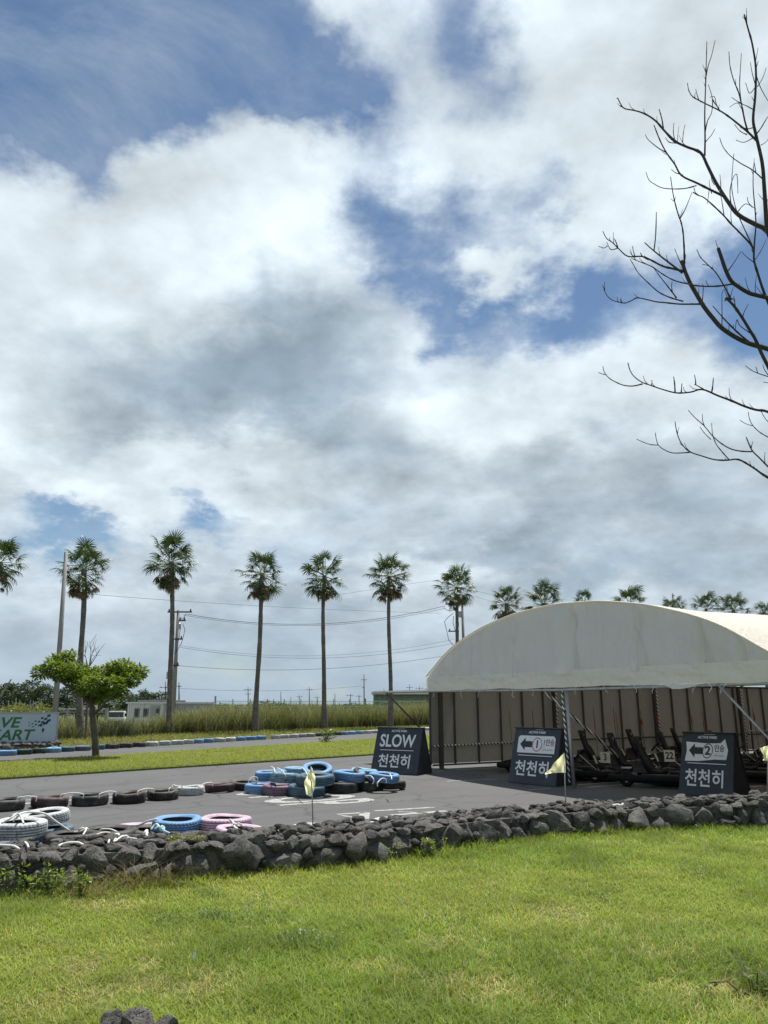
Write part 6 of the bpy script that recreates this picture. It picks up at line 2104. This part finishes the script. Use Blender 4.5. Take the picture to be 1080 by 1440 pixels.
def blades(name, P, Lh, W, tint, seed, bend=.35, parent=None, mat='grass', segs=2, lean=.3, yaw=None):
    """a tapering bent blade at every point of P"""
    r = np.random.default_rng(seed); n = len(P)
    yaw = r.uniform(0, 2 * pi, n) if yaw is None else yaw
    ca, sa = np.cos(yaw), np.sin(yaw)
    side = np.stack([-sa, ca, np.zeros(n)], 1); out = np.stack([ca, sa, np.zeros(n)], 1)
    ln = np.abs(r.normal(0, lean, n)); bd = r.uniform(.3, 1.3, n) * bend
    rows = []
    for k in range(segs + 1):
        t = k / segs
        c = P + out * (Lh * (ln * t + bd * t * t))[:, None] + np.array((0, 0, 1.0)) * (Lh * (t - .35 * bd * t * t))[:, None]
        w = W * (1 - .55 * t) if k < segs else W * 0
        if k < segs:
            rows.append(c - side * w[:, None] * .5); rows.append(c + side * w[:, None] * .5)
        else:
            rows.append(c)
    m_ = len(rows)
    V = np.stack(rows, 1).reshape(-1, 3)
    b = np.arange(n) * m_
    fs = []; 
    for k in range(segs - 1):
        fs.append(np.stack([b + 2 * k, b + 2 * k + 1, b + 2 * k + 3, b + 2 * k + 2], 1))
    quads = np.concatenate(fs) if fs else np.zeros((0, 4), int)
    k = segs - 1
    tris = np.stack([b + 2 * k, b + 2 * k + 1, b + 2 * k + 2], 1)
    flat = np.concatenate([quads.ravel(), tris.ravel()]); sz = np.concatenate([np.full(len(quads), 4), np.full(len(tris), 3)])
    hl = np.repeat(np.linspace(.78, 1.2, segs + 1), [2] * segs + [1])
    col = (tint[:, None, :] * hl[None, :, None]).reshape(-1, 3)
    return np_mesh(name, V, flat, sz, col)


def wall_y(x):
    xs = [p[0] for p in WALL]; ys = [p[1] for p in WALL]
    return np.interp(x, xs, ys)


def lawn():
    r = np.random.default_rng(42)
    # density falls with distance, as blades shrink in the picture
    n = 330000
    y = 2.2 * (11.6 / 2.2) ** r.random(n) if False else 2.6 + (11.6 - 2.6) * r.random(n) ** 1.25
    x = (r.random(n) * 2 - 1) * (y * .66 + .9)
    keep = y < wall_y(x) + .10
    x, y = x[keep], y[keep]; n = len(x)
    P = np.stack([x, y, np.full(n, .010)], 1)
    big = fbm(x * .55 + 20, y * .55 + 20, 71, 4) / .94
    mid = fbm(x * 1.9 + 20, y * 1.9 + 20, 72, 4) / .94
    fine = fbm(x * 6 + 20, y * 6 + 20, 75, 3) / .875
    lush = np.clip((big - .36) * 3.6, 0, 1)
    A = np.array((.30, .355, .07)); B = np.array((.195, .272, .045)); C = np.array((.50, .45, .22))
    t = A * (1 - lush[:, None]) + B * lush[:, None]
    t = t * (.68 + .62 * mid[:, None])
    # thin strawy patches where the photograph shows them, plus a few at random
    dry = np.clip((fine * .4 + mid * .6 - .55) * 4, 0, .6)
    for (px, py, rr) in ((105, 1405, .35), (195, 1360, .40), (255, 1385, .40), (120, 1362, .3), (670, 1400, .45), (900, 1335, .4), (1010, 1395, .5), (1060, 1415, .4), (150, 1275, .35), (20, 1420, .25), (620, 1330, .3), (800, 1290, .5)):
        c = gp(px, py); q = np.exp(-(((x - c.x) / rr) ** 2 + ((y - c.y) / (rr * .7)) ** 2))
        dry = np.maximum(dry, q * np.clip((fine - .32) * 4, 0, 1))
    isdry = r.random(n) < dry
    t[isdry] = C * r.uniform(.7, 1.2, (isdry.sum(), 1))
    t *= r.uniform(.72, 1.28, (n, 1)); t[:, 0] *= r.uniform(.85, 1.15, n)
    L = r.uniform(.03, .068, n) * (.75 + .55 * lush) * np.where(isdry, .6, 1)
    near_wall = np.clip(1 - (wall_y(x) - y) / .38, 0, 1)
    L *= 1 + near_wall * (.3 + .9 * (mid > .55))
    clump = fbm(x * 3.2 + 9, y * 3.2 + 9, 79, 3) / .875
    L *= .66 + .75 * clump
    t *= (1.2 - .3 * np.clip((clump - .3) * 2.2, 0, 1))[:, None]
    W = r.uniform(.0022, .0042, n) * (1 + .09 * y)
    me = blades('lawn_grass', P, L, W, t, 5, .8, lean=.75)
    tag(link('lawn_grass', me, MT['grass']), kind='stuff')
    # long weedy grass in tufts along the wall foot
    r = np.random.default_rng(8)
    Pt = []; Lt = []; ct = []
    for i in range(190):
        xx = r.uniform(-5, 7.5); yy = wall_y(xx) - r.uniform(-.04, .26)
        s = fbm(np.array([xx * .9 + 30]), np.array([3.3]), 77, 3)[0]
        k = int(8 + 46 * max(0, s - .25))
        px = r.normal(0, .045, (k, 2)) + (xx, yy)
        Pt.append(np.column_stack([px, np.full(k, .008)])); Lt.append(r.uniform(.06, .15, k) * (.45 + s))
        base = np.array((.21, .28, .05)) if r.random() < .72 else np.array((.24, .215, .10))
        ct.append(base * r.uniform(.7, 1.25, (k, 1)))
    Pt = np.concatenate(Pt); Lt = np.concatenate(Lt); ct = np.concatenate(ct)
    me = blades('wall_foot_grass', Pt, Lt, r.uniform(.003, .006, len(Pt)), ct, 6, .55, segs=3, lean=.3)
    tag(link('wall_foot_grass', me, MT['grass']), kind='stuff')


lawn()


def plants_by_wall():
    r = np.random.default_rng(17)
    # leafy green weed at left
    spots = [(14, 1262, .14, 'leafy green weed against the wall at the left edge'), (66, 1260, .11, 'leafy green weed beside the left edge one at the wall'), (112, 1262, .09, 'low leafy weed just left of the dry grass tuft'),
             (600, 1206, .09, 'small leafy weed at the wall foot right of the first flag'), (545, 1212, .08, 'small pale green weed at the wall foot near the flag pole'), (850, 1170, .11, 'grassy weed clump at the wall foot below the two seater board')]
    for i, (px, py, s, lab) in enumerate(spots):
        p = gp(px, py)
        t = thing('wall_weed', lab, 'weed', p, 0, 'weeds at the wall foot')
        b = MB(); cs = []
        for k in range(14):
            e = Vector((r.normal(0, s * .8), r.normal(0, s * .35), abs(r.normal(s * .9, s * .4)) + .04)); cs.append(tuple(e))
            b.tube([(e.x * .2, e.y * .2, 0), (e.x * .6, e.y * .6, e.z * .7), tuple(e)], .004, 4)
        b.build('stem', MT['treebark'], t)
        link('foliage', leaf_cloud(cs, [s * .42] * len(cs), int(620 * s / .25), .036, [(.24, .32, .06), (.19, .28, .045), (.30, .36, .08)], 30 + i, .8, .5), MT['leaf'], t)
    # dry grass tuft
    p = gp(185, 1250)
    n = 150
    r2 = np.random.default_rng(19)
    P = np.column_stack([r2.normal(0, .09, n), r2.normal(0, .06, n), np.zeros(n)])
    ct = np.where(r2.random((n, 1)) < .7, np.array((.27, .225, .13)), np.array((.17, .20, .06))) * r2.uniform(.6, 1.25, (n, 1))
    me = blades('dry_grass_tuft', P, r2.uniform(.22, .50, n), r2.uniform(.003, .005, n), ct, 3, 1.5, segs=5, lean=.9)
    o = tag(link('dry_grass_tuft', me, MT['grass']), 'drooping tuft of dry straw coloured grass at the wall foot', 'grass tuft'); o.location = p
    for (px, py, sc) in ((230, 1245, .7), (135, 1262, .55)):
        o = tag(link('dry_grass_tuft', me), 'smaller dry grass tuft %s of the large one' % ('right' if px > 200 else 'left'), 'grass tuft'); o.location = gp(px, py); o.scale = (sc, sc, sc); o.rotation_euler = (0, 0, px)
    # a few dark bramble stems near the lower right corner
    p = gp(1062, 1400)
    t = thing('bramble', 'dark leafy bramble with dry stems in the lower right corner', 'weed', p)
    b = MB(); cs = []
    for k in range(9):
        e = Vector((r.normal(.1, .14), r.normal(.05, .13), abs(r.normal(.07, .05)) + .02)); cs.append(tuple(e))
        b.tube([(e.x * .2, e.y * .2, 0), (e.x * .6, e.y * .6, e.z), tuple(e)], .004, 4)
    b.build('stem', MT['treebark'], t)
    link('foliage', leaf_cloud(cs, [.07] * len(cs), 260, .034, [(.10, .16, .03), (.14, .20, .045)], 61, .7, .5), MT['leaf'], t)
    # clover patches in the turf
    cs = []; rd = []
    for (px, py, n_) in ((300, 1296, 7), (370, 1294, 6), (430, 1327, 9), (455, 1332, 6), (290, 1262, 5), (640, 1300, 5), (330, 1300, 6), (240, 1302, 4), (820, 1262, 5), (980, 1230, 4)):
        for q in range(n_):
            c = gp(px + r.normal(0, 22), py + r.normal(0, 4)); cs.append((c.x, c.y, .035)); rd.append(r.uniform(.07, .14))
    me = leaf_cloud(cs, rd, 5200, .020, [(.12, .20, .035), (.16, .25, .045), (.09, .16, .03)], 75, .22, 1.4)
    me.name = 'clover'
    tag(link('clover', me, MT['leaf']), kind='stuff')
    # moss on the wall
    p = gp(258, 1178, .40)
    me = leaf_cloud([(0, 0, 0), (.08, .01, 0), (-.1, .01, -.01), (.16, 0, -.01)], [.06, .06, .06, .05], 420, .022, [(.24, .26, .05), (.18, .22, .04)], 70, .4, .6)
    o = tag(link('moss_cushion', me, MT['leaf']), 'yellow green moss cushion on top of the wall by the blue tyre', 'moss'); o.location = p
    # pale fallen leaf
    p = gp(272, 1357)
    b = MB(); b.add([(0, -.006, .0), (.014, .006, .014), (.017, .012, .034), (.006, .012, .058), (-.008, .010, .05), (-.014, .004, .022)], [(0, 1, 2, 3, 4, 5)]); b.v = [tuple(q * .75 for q in p_) for p_ in b.v]
    o = tag(b.build('fallen_leaf', MT['roofwhite']), 'pale dry leaf standing upright in the lawn', 'leaf'); o.location = p + Vector((0, 0, .03))
    md = o.modifiers.new('thick', 'SOLIDIFY'); md.thickness = .002


plants_by_wall()


def island_grass():
    r = np.random.default_rng(43)
    n = 80000
    s = r.random(n) ** 1.0; v = r.random(n)
    a = np.array(IA - iu * 2.5)[None] * (1 - s[:, None]) + np.array(IB + iu * 9)[None] * s[:, None]
    c = np.array(IC - iv * 2.5)[None] * (1 - s[:, None]) + np.array(ID + iv * 12)[None] * s[:, None]
    q = a * (1 - v[:, None]) + c * v[:, None]
    keep = fbm(q[:, 0] * .8 + 40, q[:, 1] * .8 + 10, 33, 4) > .25
    q = q[keep]; n = len(q)
    P = np.column_stack([q, np.full(n, .043)])
    k = fbm(q[:, 0] * .35 + 40, q[:, 1] * .35 + 10, 34, 4)[:, None]
    ct = (np.array((.26, .29, .07)) * (1 - k) + np.array((.18, .225, .05)) * k) * r.uniform(.7, 1.3, (n, 1))
    me = blades('island_grass', P, r.uniform(.05, .10, n), r.uniform(.010, .02, n), ct, 9, .7, lean=.7)
    tag(link('island_grass', me, MT['grass']), kind='stuff')
    # rough verge between the kerb and the reeds
    n = 40000
    u = r.uniform(-6, 46, n); v = r.uniform(.5, 11, n)
    P = np.column_stack([KA.x + KU.x * u + KN.x * v, KA.y + KU.y * u + KN.y * v, np.zeros(n)])
    ct = np.array((.19, .20, .06)) * r.uniform(.6, 1.3, (n, 1))
    me = blades('verge_grass', P, r.uniform(.08, .22, n), r.uniform(.015, .03, n), ct, 10, .5, lean=.4)
    tag(link('verge_grass', me, MT['grass']), kind='stuff')


island_grass()


def reeds():
    r = np.random.default_rng(44)
    # front edge of the reed bed, left to right
    fr = [dp(-90, 1010, 33.5), dp(20, 1010, 35), dp(88, 1010, 35.5), dp(180, 1010, 40), dp(270, 1010, 43.5), dp(360, 1010, 47), dp(460, 1010, 51.5), dp(560, 1010, 56), dp(680, 1010, 60), dp(900, 1010, 66)]
    at, L = polyline([(p.x, p.y) for p in fr])
    Pt = []; Lt = []; Wt = []; ct = []; yw = []
    for i in range(1500):
        u = r.uniform(0, L); p, d = at(u); nrm = Vector((-d.y, d.x)); off = r.uniform(0, 1) ** 1.3 * 5.0
        q = p + nrm * off
        if u < 5.0: continue
        s = fbm(np.array([u * .35]), np.array([off * .4 + 3]), 90, 3)[0]
        k = int(r.uniform(18, 34))
        pp = r.normal(0, .18, (k, 2)) + (q.x, q.y)
        Pt.append(np.column_stack([pp, [fall(a, b) - .02 for a, b in pp]]))
        pxx = 540 + F * q.x / q.y
        hh = (float(np.interp(pxx, [60, 130, 225, 300, 600], [1.05, .92, .92, 1.55, 1.75])) * (.72 + .62 * s) + .15 * min(1, off / 2))
        Lt.append(r.uniform(.5, 1.15, k) * hh)
        base = np.array((.145, .172, .07)) * (1 - s) + np.array((.205, .215, .105)) * s
        if r.random() < .15: base = np.array((.34, .325, .22))
        ct.append(base * r.uniform(.65, 1.25, (k, 1)))
        Wt.append(r.uniform(.016, .034, k))
    P = np.concatenate(Pt); Lr = np.concatenate(Lt); C = np.concatenate(ct); W = np.concatenate(Wt)
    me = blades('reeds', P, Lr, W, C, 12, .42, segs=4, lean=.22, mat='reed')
    tag(link('reeds', me, MT['reed']), kind='stuff')
    # yellow green scrub behind the banner
    cs = []; rd = []
    for i in range(70):
        x = r.uniform(-60, 78); p = dp(x, 1000 + r.uniform(-4, 8), r.uniform(38, 45)); cs.append(tuple(p)); rd.append(r.uniform(.25, .5))
    me = leaf_cloud(cs, rd, 6000, .14, [(.13, .15, .04), (.17, .18, .06), (.10, .12, .035)], 91, .8, .4)
    me.name = 'scrub'
    tag(link('scrub', me, MT['leaf']), kind='stuff')
    # pale dead stalks
    b = MB()
    for (x0, y0, x1, y1) in ((42, 996, 43, 984), (46, 996, 47, 985), (48, 997, 52, 987), (22, 994, 22.5, 981), (27, 995, 28, 984), (58, 995, 58, 983), (12, 996, 12, 985)):
        b.tube([dp(x0, y0 + 8, 44), dp((x0 + x1) / 2, (y0 + y1) / 2, 44), dp(x1, y1, 44)], .03, 5)
    tag(b.build('dead_stalks', MT['rail']), 'cluster of pale dead stalks above the racing banner', 'stalks', kind='stuff')


reeds()
